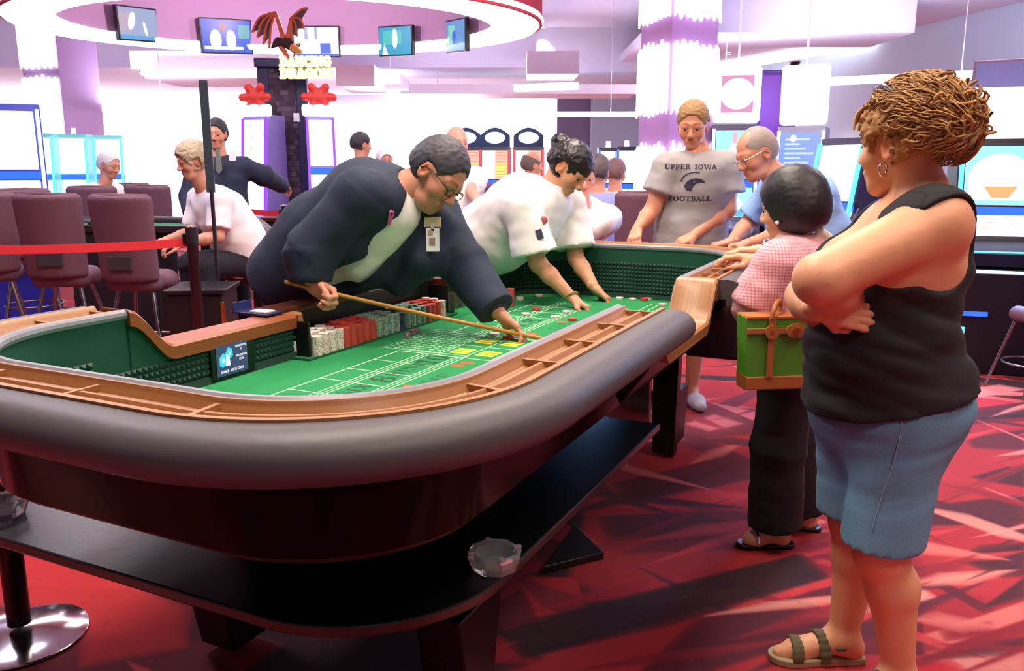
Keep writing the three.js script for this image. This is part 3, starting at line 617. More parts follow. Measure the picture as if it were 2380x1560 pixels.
// hand: wrist, direction of the fingers, palm normal, side of the thumb given by sgn; curl 0 open .. 1 fist
function handField(F, w, f, n, sgn, s = 1, curl = .4, o = {}) {
  f = f.clone().normalize(); n = n.clone().addScaledVector(f, -n.dot(f)).normalize(); const t = f.clone().cross(n).multiplyScalar(sgn); // thumb side
  const P = (a, b, c) => w.clone().addScaledVector(f, a * s).addScaledVector(t, b * s).addScaledVector(n, c * s);
  const kn = [[.088, .028], [.093, .0095], [.089, -.009], [.08, -.026]], len = [[.042, .026, .02], [.046, .03, .021], [.042, .028, .021], [.033, .021, .019]], spread = o.spread || .06;
  F.cap(P(-.02, 0, 0), P(.02, 0, 0), .025 * s, .024 * s, .02 * s);
  kn.forEach(([a, b], i) => {
    F.cap(P(.015, b * .6, 0), P(a, b, -.002), .0155 * s, .0115 * s, .012 * s);
    let p = P(a, b, -.002), ang = (o.bend ? o.bend[i] : curl) * .75, d; const r = [.0098, .0088, .008, .0072].map(v => v * s * (i == 3 ? .88 : 1));
    for (let j = 0; j < 3; j++) {
      d = f.clone().multiplyScalar(Math.cos(ang)).addScaledVector(n, Math.sin(ang)).addScaledVector(t, (1.5 - i) * spread * Math.cos(ang)).normalize();
      const e = p.clone().addScaledVector(d, len[i][j] * s); F.cap(p, e, r[j], r[j + 1], .006 * s); p = e; ang += (o.bend ? o.bend[i] : curl) * (j == 0 ? 1.35 : 1.0);
    }
  });
  F.cap(P(.02, .012, .006), P(.055, .03, .012), .018 * s, .014 * s, .014 * s);
  const tc = o.thumb === undefined ? .5 : o.thumb, a0 = P(.03, .024, .008), d1 = f.clone().multiplyScalar(.75).addScaledVector(t, .75 - tc * .5).addScaledVector(n, .2 + tc * .5).normalize(), a1 = a0.clone().addScaledVector(d1, .042 * s);
  const d2 = f.clone().multiplyScalar(.95).addScaledVector(t, .25 - tc * .6).addScaledVector(n, .1 + tc * .4).normalize(), a2 = a1.clone().addScaledVector(d2, .032 * s), a3 = a2.clone().addScaledVector(d2, .024 * s).addScaledVector(t, -.006 * s);
  F.cap(a0, a1, .0135 * s, .0115 * s, .01 * s); F.cap(a1, a2, .011 * s, .0098 * s, .006 * s); F.cap(a2, a3, .0098 * s, .008 * s, .006 * s);
}
const skinMats = {};
function skinMat(hex) { return skinMats[hex] ||= new THREE.MeshPhysicalMaterial({ color: hex, roughness: .52, vertexColors: true, sheen: .2 }); }
function paintSkin(geo, spots) { // spots: [centre, radius, colour multiplier]
  const P = geo.attributes.position, col = new Float32Array(P.count * 3), v = V(0, 0, 0);
  for (let i = 0; i < P.count; i++) {
    v.fromBufferAttribute(P, i); const n = 1 + .035 * noise.noise(v.x * 40, v.y * 40, v.z * 40); let c = [n, n, n];
    for (const [q, r, m] of spots) { const d = v.distanceTo(q) / r; if (d < 1) { const w = Math.min(1, (1 - d) * 2.2); c = c.map((a, k) => a * (1 + (m[k] - 1) * w)); } }
    col.set(c, i * 3);
  }
  geo.setAttribute('color', new THREE.BufferAttribute(col, 3)); return geo;
}
/* spec: j = joints in the world {hipL hipR kneeL kneeR ankleL ankleR toeL toeR waist chest neck shL shR elL elR wrL wrR head}; headF, headUp = where the head looks;
   w = trunk half widths [pelvis, waist, chest, top]; fat = limb scale; cell sizes */
function makePerson(name, label, s) {
  const j = s.j, hipC = mixv(j.hipL, j.hipR, .5), base = V(hipC.x, 0, hipC.z), cell = s.cell || .012, hs = s.headS || 1, fat = s.fat || 1, af = s.armFat || fat;
  const g = thing(name, label, 'person', [base.x, base.y, base.z], 0, s.group);
  const put = (nm, geo, mat, par = g) => { geo.translate(-base.x, -base.y, -base.z); return part(nm, geo, mat, par); };
  const hipS = j.hipL.clone().sub(j.hipR).normalize(), shS = j.shL.clone().sub(j.shR).normalize(), midS = hipS.clone().add(shS).normalize();
  const HB = basis(s.headF, s.headUp || V(0, 1, 0)), w = s.w;
  const top = mixv(j.shL, j.shR, .5);
  const trunk = (F, t) => {
    const a = w.map(([x, y]) => [x + t, y + t]);
    F.trunk(mixv(hipC, j.waist, -.12), mixv(hipC, j.waist, .3), hipS, a[0], a[0], .05).trunk(hipC, j.waist, hipS, a[0], a[1], .06).trunk(j.waist, j.chest, midS, a[1], a[2], .06).trunk(j.chest, mixv(top, j.chest, .25), shS, a[2], a[3], .06);
    F.cap(j.shL, j.shR, .06 * af + t * .8, .06 * af + t * .8, .06);
    if (s.extra) s.extra(F, t);
    return F;
  };
  // ---- body ----
  const F = trunk(new Field(), 0);
  F.cap(mixv(top, j.neck, .3), j.neck, .062 * hs, .056 * hs, .05).cap(j.neck, inB(j.head, HB, 0, -.05 * hs, -.022 * hs), .057 * hs, .054 * hs, .03);
  for (const L of ['L', 'R']) {
    F.cap(j['sh' + L], j['el' + L], .055 * af, .042 * af, .03).cap(j['el' + L], mixv(j['el' + L], j['wr' + L], .35), .041 * af, .041 * af, .02).cap(mixv(j['el' + L], j['wr' + L], .35), j['wr' + L], .041 * af, .028 * (af + 1) / 2, .02);
    F.cap(j['hip' + L], j['knee' + L], .088 * fat, .057 * fat, .05);
    const k = j['knee' + L], a = j['ankle' + L], m = mixv(k, a, .3), back = dirv(j['toe' + L], a).multiplyScalar(.018); m.add(back);
    F.cap(k, m, .054 * fat, .056 * fat, .03).cap(m, a, .056 * fat, .036 * fat ** .5, .03);
    if (!s.noFeet) { const t = j['toe' + L], heel = a.clone().addScaledVector(dirv(t, a).setY(0), .03); heel.y = .04; const bl = mixv(a, t, .72); bl.y = .032; F.cap(heel, a, .036, .036, .03).cap(a, bl, .036, .034, .03).cap(bl, V(t.x, .022, t.z), .032, .022, .02); }
  }
  const geos = [];
  const B = F.mesh(cell); geos.push(B);
  const H = new Field(); headField(H, j.head, HB, hs, s.face || {}); H.cap(inB(j.head, HB, 0, -.05 * hs, -.025 * hs), j.neck, .054 * hs, .056 * hs, .03); geos.push(H.mesh(s.headCell || .005));
  for (const [L, sg] of [['L', 1], ['R', -1]]) { const h = s['hand' + L]; if (!h) continue; const K = new Field(); handField(K, j['wr' + L], h.f, h.n, sg * (h.flip || 1), h.s || 1, h.curl, h); geos.push(K.mesh(s.handCell || .0038)); }
  const hq = (x, y, z) => inB(j.head, HB, x * hs, y * hs, z * hs);
  const brow = s.browM || [.5, .42, .36], spots = [[hq(0, -.068, .092), .019 * hs, [1.02, .66, .62]]];
  for (const m of [-1, 1]) { for (let i = 0; i < 4; i++) spots.push([hq(m * (.016 + i * .009), .0285 + (i == 3 ? -.002 : 0), .094 - i * .006), .009 * hs, brow]); spots.push([hq(m * .04, -.03, .08), .03 * hs, [1.05, .9, .86]]); spots.push([hq(m * .08, -.01, -.008), .035 * hs, [1.06, .86, .8]]); spots.push([hq(m * .012, -.043, .106), .005 * hs, [.5, .38, .34]]); }
  if (s.stubble) spots.push([hq(0, -.085, .06), .055 * hs, s.stubble]);
  (s.spots || []).forEach(p => spots.push(p(hq)));
  const body = put('body', paintSkin(mergeGeometries(geos.map(x => { const y = x.toNonIndexed(); return y; }), false), spots), skinMat(s.skin));
  if (!s.noEyes) for (const m of [-1, 1]) {
    const e = put('eye', new THREE.SphereGeometry(.0108 * hs, 14, 10).translate(...hq(m * .033, .001, .0775).toArray()), std(0xc9b8b0, .3));
    const ir = hq(m * .033, -.003, .0775).addScaledVector(HB[2], .0078 * hs); put('iris', new THREE.SphereGeometry(.0066 * hs, 10, 8).translate(ir.x, ir.y, ir.z), std(0x2a1c14, .2), e);
  }
  return { g, put, F, HB, hq, hs, hipC, hipS, shS, midS, top, trunk, j, s, base, cell, body };
}
// ---- clothes ----
function topWear(p, o) { // o: t thickness, sleeve 0..2 (1 = elbow), hem point, color / mat, neck radius
  const { j, s } = p, af = s.armFat || s.fat || 1, F = p.trunk(new Field(), o.t);
  const down = dirv(p.top, j.waist);
  const hem = o.hem !== undefined ? o.hem : .1;
  if (o.flare) F.trunk(j.waist, p.hipC.clone().addScaledVector(dirv(j.waist, p.hipC), .06), p.hipS, s.w[1].map(v => v + o.t), s.w[0].map(v => v + o.t + o.flare), .05);
  for (const L of ['L', 'R']) {
    const sh = j['sh' + L], el = j['el' + L], wr = j['wr' + L], sl = o['sleeve' + L] !== undefined ? o['sleeve' + L] : o.sleeve;
    F.ball(sh, .058 * af + o.t, .04);
    const r0 = .058 * af + o.t, r1 = .046 * af + o.t + (o.loose || 0), r2 = .034 * af + o.t + (o.loose || 0) * .6;
    if (sl > 0) F.cone(mixv(sh, el, -.02), mixv(sh, el, Math.min(1, sl)), r0, r0 + (r1 - r0) * Math.min(1, sl) + (o.cuff || 0), .025);
    if (sl > 1) { F.ball(el, r1 - .002, .025); F.cone(el, mixv(el, wr, sl - 1), r1, r1 + (r2 - r1) * (sl - 1), .02); }
  }
  if (o.build) o.build(F, p);
  if (o.neck !== 0) { const n = o.neck || .075; F.cap(mixv(p.top, j.neck, .15).addScaledVector(p.HB[2], o.scoop || .01), j.neck.clone().addScaledVector(dirv(p.top, j.neck), .1), n, n, .01, true); }
  if (o.carve) o.carve(F, p);
  F.cut(dirv(j.waist, p.hipC), p.hipC.clone().addScaledVector(dirv(j.waist, p.hipC), hem));
  F.bump = o.bump || folds(o.fold === undefined ? .004 : o.fold, o.fx || 9, o.fy || 14, o.sd || 1);
  const m = p.put(o.name || 'shirt', F.mesh(o.cell || p.cell * .85), o.mat); p.top_ = F; return m;
}
function legWear(p, o) { // o: t, len 0..2 (1 = knee), mat
  const { j, s } = p, fat = s.fat || 1, F = new Field(), w = s.w.map(([x, y]) => [x + o.t, y + o.t]);
  F.trunk(mixv(p.hipC, j.waist, -.12), mixv(p.hipC, j.waist, .3), p.hipS, w[0], w[0], .05).trunk(p.hipC, mixv(p.hipC, j.waist, o.rise || .75), p.hipS, w[0], w[1], .06);
  if (s.extraLow) s.extraLow(F, o.t);
  for (const L of ['L', 'R']) {
    const h = j['hip' + L], k = j['knee' + L], a = j['ankle' + L], r0 = .09 * fat + o.t, r1 = .06 * fat + o.t + (o.loose || 0), r2 = (o.flare || .05 * fat) + o.t + (o.loose || 0);
    F.cone(mixv(h, k, -.05), mixv(h, k, Math.min(1, o.len)), r0, r0 + (r1 - r0) * Math.min(1, o.len) + (o.hemOut || 0), .05);
    if (o.len > 1) { F.ball(k, r1, .03); F.cone(k, mixv(k, a, o.len - 1), r1, r1 + (r2 - r1) * (o.len - 1), .02); }
  }
  if (o.hemY) F.cut(V(0, -1, 0), V(0, o.hemY, 0));
  if (!o.noCut) F.cut(dirv(p.hipC, j.waist), mixv(p.hipC, j.waist, o.rise || .75));
  F.bump = o.bump || folds(o.fold || .004, 12, 20, o.sd || 2); p.leg_ = F;
  return p.put(o.name || 'trousers', F.mesh(o.cell || p.cell * .85), o.mat);
}
function shoes(p, mat, name = 'shoe') {
  for (const L of ['L', 'R']) {
    const a = p.j['ankle' + L], t = p.j['toe' + L], d = dirv(a, t).setY(0).normalize(), F = new Field(), heel = V(a.x, .05, a.z).addScaledVector(d, -.035), ball = V(a.x, .045, a.z).addScaledVector(d, .11), tip = V(t.x, .035, t.z);
    F.cap(heel, V(a.x, .085, a.z), .044, .045, .03).cap(heel, ball, .042, .046, .02).cap(ball, tip, .046, .034, .02).cut(V(0, -1, 0), V(0, .004, 0)).cut(V(0, 1, 0), V(0, .115, 0));
    p.put(name, F.mesh(.007), mat);
  }
}
function hairCap(p, o) { // skull shell cut back from the face
  const F = new Field(), { hq, HB, hs } = p, t = o.t || .01;
  F.ell(hq(0, .035 + (o.up || 0), -.016), (.078 + t) * hs, (.089 + t) * hs, (.098 + t) * hs, .01, HB);
  F.ell(hq(0, -.005, -.045), (.072 + t) * hs, (.07 + t) * hs, (.068 + t) * hs, .03, HB);
  if (o.build) o.build(F, p);
  const pl = (x, y, z, d) => F.cut(HB[0].clone().multiplyScalar(x).addScaledVector(HB[1], y).addScaledVector(HB[2], z).normalize(), hq(...d));
  if (o.face !== 0) F.ell(hq(0, -.035, .1), .078 * hs, (.1 + (o.face || 0)) * hs, (.085 + (o.faceZ || 0)) * hs, .012, HB, true);
  if (!o.overEars) for (const m of [-1, 1]) F.ell(hq(m * .085, -.02, .004), .03 * hs, .045 * hs, .03 * hs, .01, HB, true);
  if (o.nape !== 0) pl(0, -1, -.35, [0, o.nape || -.06, -.05]);
  if (o.more) o.more(pl, F);
  F.bump = (x, y, z) => (o.rough || .003) * (noise.noise(x * 60, y * 60, z * 60) + .8 * noise.noise(x * 130, y * 130, z * 130));
  return p.put('hair', F.mesh(o.cell || .005), o.mat);
}
function glasses(p, mat) {
  const { hq, HB, hs } = p, gs = [], fr = (x) => { const pts = []; for (let i = 0; i < 20; i++) { const a = i / 20 * 2 * Math.PI; pts.push(hq(x + .023 * Math.cos(a), -.002 + .017 * Math.sin(a), .104 - Math.abs(x) * .12)); } return tube(pts, .0016 * hs, 40, 6, true); };
  gs.push(fr(.033), fr(-.033), tube([hq(-.011, .003, .104), hq(0, .006, .108), hq(.011, .003, .104)], .0015 * hs, 8, 6));
  for (const m of [-1, 1]) gs.push(tube([hq(m * .056, .004, .098), hq(m * .078, .008, .05), hq(m * .083, .006, 0), hq(m * .084, -.012, -.02)], .0018 * hs, 16, 6));
  return p.put('glasses', mergeGeometries(gs.map(clean)), mat);
}
// a flat print or card that follows a garment: a patch marched on to its surface
function patch(p, F, c, right, up, w, h, mat, name, parent, nx = 24, lift = .002) {
  const n = right.clone().cross(up).normalize(), pos = [], uv = [], idx = [];
  for (let i = 0; i <= nx; i++) for (let k = 0; k <= nx; k++) {
    const o = c.clone().addScaledVector(right, (i / nx - .5) * w).addScaledVector(up, (k / nx - .5) * h).addScaledVector(n, .14); let t = 0;
    for (let q = 0; q < 60; q++) { const d = F.sample(o.x - n.x * t, o.y - n.y * t, o.z - n.z * t) - lift; if (d < .0005) break; t += Math.max(.0008, d * .7); if (t > .3) break; }
    o.addScaledVector(n, -t); pos.push(o.x, o.y, o.z); uv.push(i / nx, k / nx);
  }
  for (let i = 0; i < nx; i++) for (let k = 0; k < nx; k++) { const a = i * (nx + 1) + k, b = a + nx + 1; idx.push(a, b, a + 1, b, b + 1, a + 1); }
  const g = new THREE.BufferGeometry(); g.setAttribute('position', new THREE.Float32BufferAttribute(pos, 3)); g.setAttribute('uv', new THREE.Float32BufferAttribute(uv, 2)); g.setIndex(idx); g.computeVertexNormals();
  return p.put(name, g, mat, parent);
}

// first point of a garment seen along a pixel's sight line
function onto(F, u, v, z0, lift = .003) {
  const o = at(u, v, z0), d = o.clone().sub(V(0, 1.4, 0)).normalize(); let t = 0;
  for (let q = 0; q < 120; q++) { const f = F.sample(o.x + d.x * t, o.y + d.y * t, o.z + d.z * t) - lift; if (f < .0006) break; t += Math.max(.001, f * .7); if (t > .8) break; }
  return o.addScaledVector(d, t);
}
// ================= the people round the table =================
const cloth = (hex, r = .85, b = .0008) => std(hex, r, { bumpMap: weaveRep, bumpScale: b });
const weaveRep = weaveBump.clone(); weaveRep.repeat.set(6, 6); weaveRep.needsUpdate = true;
const denimTex = canvasTex(256, 256, (x, w, h) => {
  x.fillStyle = '#628fae'; x.fillRect(0, 0, w, h);
  for (let i = 0; i < 7000; i++) { x.fillStyle = rnd() < .5 ? 'rgba(190,215,230,.10)' : 'rgba(10,24,44,.12)'; x.fillRect(rr(0, w), rr(0, h), rr(1, 2), rr(2, 7)); }
}, true); denimTex.repeat.set(12, 12);
const denim = std(0xffffff, .9, { map: denimTex, bumpMap: weaveRep, bumpScale: .0003 });

// ---- woman in black tank top and denim shorts, arms crossed ----
{
  const z = -2.1;
  const j = {
    hipL: V(1.0, .80, -2.02), hipR: V(.955, .80, -2.19), waist: atH(2052, .99, z), chest: atH(2098, 1.17, z), neck: at(2145, 462, -2.09),
    shL: at(2170, 525, -1.95), shR: at(2072, 545, -2.25), elL: at(1905, 650, -1.85), wrL: at(1985, 716, -2.02), elR: at(1878, 690, -2.2), wrR: at(1902, 718, -1.95),
    kneeL: atH(2046, .44, -1.97), kneeR: atH(1985, .44, -2.16), ankleL: V(1.035, .07, -1.99), ankleR: V(.955, .07, -2.17), toeL: V(.84, .02, -1.93), toeR: V(.775, .02, -2.17),
    head: at(2105, 335, -2.1),
  };
  const p = makePerson('person', 'woman in black tank top and denim shorts standing with her arms crossed', {
    j, headF: V(-.54, -.04, -.84), headS: 1.06, skin: 0xdb9d78, w: [[.18, .155], [.165, .135], [.17, .135], [.145, .1]], fat: 1.12, armFat: 1.36, headCell: .005, cell: .01,
    handL: { f: V(.55, -.1, -.8), n: V(.2, -.9, 0), curl: .5 }, handR: { f: V(.97, -.16, .1), n: V(-.1, -.1, -.98), curl: .3, s: .9 }, browM: [.6, .46, .34],
    extraLow: (F, t) => F.ell(mixv(j.hipL, j.hipR, .5).add(V(.07, .02, 0)), .115 + t, .12 + t, .16 + t, .07),
    extra: (F, t) => { const a = inB(j.chest, basis(V(-.93, 0, .37), V(0, 1, 0)), 0, 0, 0); for (const m of [.075, -.075]) F.ell(a.clone().add(V(-.10, -.02, .04)).add(V(.37, 0, .93).multiplyScalar(m)), .08 + t, .075 + t, .08 + t, .06); F.ell(j.waist.clone().add(V(-.05, -.05, .015)), .125 + t, .12 + t, .15 + t, .08); F.ell(mixv(j.hipL, j.hipR, .5).add(V(.07, .03, 0)), .115 + t, .12 + t, .16 + t, .07); },
  });
  const black = cloth(0x17161b, .8);
  topWear(p, {
    t: .009, sleeve: 0, mat: black, name: 'tank_top', neck: .07, hem: .25, flare: .034, fold: 0, build: (F) => F.ell(mixv(j.hipL, j.hipR, .5).add(V(.07, .03, 0)), .132, .14, .175, .07), cell: .0065, bump: (x, y, z) => (y > 1.22 ? 0 : Math.min(1, (1.22 - y) / .15)) * (.010 * (1 - 2 * Math.abs(noise.noise(x * 3.5 + 3, y * 13 + x * 5, z * 3.5))) - .004 + .003 * noise.noise(x * 9, y * 34, z * 9)),
    carve: (F) => {
      F.cut(V(.25, -1, 0).normalize(), V(.97, .815, -2.1));
      F.ball(j.shL.clone().add(V(.03, -.045, .085)), .118, .012, true); F.ball(j.shR.clone().add(V(-.03, -.02, -.075)), .115, .012, true);
      F.cap(j.shL.clone().add(V(-.04, -.045, .05)), j.elL, .085, .08, .01, true);
      F.cap(p.top.clone().add(V(-.04, .045, -.015)), p.top.clone().add(V(-.16, -.02, 0)), .085, .07, .015, true); F.cap(p.top.clone().add(V(.0, .045, 0)), p.top.clone().add(V(-.02, .2, 0)), .118, .12, .012, true);
    },
  });
  legWear(p, { t: .013, len: 1.0, hemY: .462, mat: denim, name: 'shorts', loose: .018, rise: .3, fold: .0035, cell: .008, bump: (x, y, z) => .005 * (1 - 2 * Math.abs(noise.noise(x * 4 + 1, y * 16 - x * 5, z * 4))) * Math.min(1, Math.max(0, (y - .5) / .1)) - .002 });
  { // side seam and hem stitch lying on the denim
    const on = (u, v) => { const o = at(u, v, -1.7), d = o.clone().sub(V(0, 1.4, 0)).normalize(); let t = 0; for (let q = 0; q < 90; q++) { const f = p.leg_.sample(o.x + d.x * t, o.y + d.y * t, o.z + d.z * t) - .0022; if (f < .0005) break; t += Math.max(.001, f * .7); } return o.addScaledVector(d, t); };
    const line = l => tube(l.map(q => on(...q)), .0013, 60, 6), seamM = std(0x86a6b8, .9);
    p.put('side_seam', line([[2098, 970], [2088, 1030], [2072, 1090], [2050, 1150], [2032, 1210], [2026, 1232]]), seamM);
  }
  // upswept curly hair
  const hairM = std(0xa57540, .65), hairM2 = std(0xc2945a, .65), hairM3 = std(0x825a32, .65);
  hairCap(p, { t: .022, mat: hairM, rough: .012, nape: -.035, face: -.005, faceZ: .005, more: (pl) => pl(0, -.85, .55, [0, -.002, .07]), build: (F) => { F.ell(p.hq(0, .055, -.05), .098, .09, .095, .03, p.HB); F.ell(p.hq(0, -.02, -.085), .075, .078, .055, .03, p.HB); F.ell(p.hq(0, -.045, -.075), .055, .05, .045, .03, p.HB); F.ell(p.hq(0, .035, -.105), .075, .08, .055, .03, p.HB); } });
  const curls = [[], [], []];
  const onHair = (th, ph, up = 0) => { const r = 1 + up, sx = Math.sin(ph) * Math.sin(th), sy = Math.cos(ph) * Math.sin(th), sz = Math.cos(th); return p.hq(sx * .105 * r, .043 + sy * .104 * r - (sz < -.3 ? (-.3 - sz) * .02 : 0), -.028 + sz * .128 * r); };
  for (let i = 0; i < 1900; i++) { // locks swept from the forehead to the back, wavy
    const ph = rr(-3.05, 3.05), side = Math.abs(ph) > 1.15, t0 = Math.abs(ph) > 2.2 ? rr(2.1, 2.6) : Math.abs(ph) > 1.75 ? rr(1.75, 2.4) : side ? rr(1.35, 2.3) : rr(.85, 2.2), len = rr(.35, .8), w = rr(.03, .11), f = rr(5, 9), o = rr(0, 6), lift = rr(-.01, .09), pts = [];
    for (let k = 0; k <= 9; k++) { const t = k / 9; pts.push(onHair(Math.min(3, t0 + len * t), ph * (1 - .12 * t) + w * Math.sin(f * t + o), lift + .05 * Math.sin(Math.PI * t) + .02 * Math.cos(f * t + o))); }
    curls[Math.floor(rnd() * 3)].push(tube(pts, rr(.0008, .0024), 12, 4));
  }
  for (let i = 0; i < 120; i++) { // loose curls of the knot
    const th = rr(2.1, 3.0), ph = rr(-1.8, 1.8), c = onHair(th, ph, rr(.0, .1)), pts = [], r = rr(.010, .022), T = V(rr(-1, 1), rr(-1, 1), rr(-1, 1)).normalize(), U = T.clone().cross(V(rr(-1, 1), rr(-1, 1), rr(-1, 1))).normalize(), D = T.clone().cross(U);
    for (let k = 0; k < 7; k++) { const q = k / 6 * 4.6; pts.push(c.clone().addScaledVector(T, Math.cos(q) * r + (k - 3) * .004).addScaledVector(U, Math.sin(q) * r).addScaledVector(D, k * .003)); }
    curls[Math.floor(rnd() * 3)].push(tube(pts, rr(.002, .0042), 14, 5));
  }
  [hairM2, hairM, hairM3].forEach((m, i) => { const o = p.put('hair_curl', mergeGeometries(curls[i].map(clean)), m); o.userData.kind = 'stuff'; });
  { const fr = []; for (let i = 0; i < 46; i++) { const x = rr(-.062, .062), l = rr(.035, .065), z0 = .078 - Math.abs(x) * .35; fr.push(tube([p.hq(x, .1, z0 - .01), p.hq(x * 1.06, .075, z0 + .028), p.hq(x * 1.1, .1 - l, z0 + .035)], rr(.003, .005), 8, 5)); } const o = p.put('fringe', mergeGeometries(fr.map(clean)), hairM2); o.userData.kind = 'stuff'; }
  const clip = p.put('hair_clip', tube([p.hq(.055, .125, .045), p.hq(.075, .125, .01), p.hq(.085, .11, -.02)], .009, 12, 8), std(0x241a1c, .3));
  p.put('clip_jewels', mergeGeometries([0, 1, 2, 3].map(i => clean(new THREE.SphereGeometry(.0045, 8, 6).translate(...p.hq(.066 + i * .006, .128 - i * .004, .038 - i * .016).toArray())))), std(0xd8d4e0, .1, { metalness: .8 }), clip);
  const er = p.hq(.082, -.042, .0); p.put('earring', new THREE.TorusGeometry(.016, .0026, 8, 24).rotateY(.6).translate(er.x, er.y - .016, er.z), M.chrome);
  // sandals
  for (const L of ['L', 'R']) {
    const a = j['ankle' + L], t = j['toe' + L], d = dirv(a, t).setY(0).normalize(), n = V(-d.z, 0, d.x), S = new THREE.Shape(), pts = [[-.055, -.028], [-.06, 0], [-.055, .028], [0, .034], [.1, .045], [.17, .042], [.205, .015], [.2, -.02], [.16, -.042], [.08, -.036], [0, -.032]];
    S.setFromPoints(new THREE.SplineCurve(pts.map(q => new THREE.Vector2(...q))).getPoints(40));
    const sole = new THREE.ExtrudeGeometry(S, { depth: .014, bevelEnabled: true, bevelThickness: .004, bevelSize: .004, bevelSegments: 2 }).rotateX(Math.PI / 2).rotateY(-Math.atan2(d.z, d.x)).translate(a.x, .018, a.z);
    const so = p.put('sandal', sole, std(0x9b8a68, .8));
    const strap = (x0, x1, h, r) => { const q = []; for (let i = 0; i <= 10; i++) { const u = i / 10 * Math.PI, x = x0 + (x1 - x0) * i / 10; q.push(V(a.x, .018, a.z).addScaledVector(d, x).addScaledVector(n, Math.cos(u) * r).add(V(0, Math.sin(u) * h, 0))); } return q; };
    for (const [x0, x1, h, r] of [[.13, .14, .048, .044], [.075, .06, .07, .043]]) { const F = new Field(), q = strap(x0, x1, h, r); for (let i = 0; i < 10; i++) for (const o of [-.011, 0, .011]) F.cap(q[i].clone().addScaledVector(d, o), q[i + 1].clone().addScaledVector(d, o), .0045, .0045, .008); p.put('strap', F.mesh(.0045), std(0x5a5138, .85), so); }
    const F = new Field(), q = []; for (let i = 0; i <= 12; i++) { const u = Math.PI * (.5 + i / 12); q.push(V(a.x, .06, a.z).addScaledVector(d, Math.cos(u) * .062 + .03).addScaledVector(n, Math.sin(u) * .044)); } for (let i = 0; i < 12; i++) F.cap(q[i], q[i + 1], .0065, .0065, .006); p.put('strap', F.mesh(.0045), std(0x4a4236, .85), so);
  }
  // fingertips with pale nails showing under the near arm
}
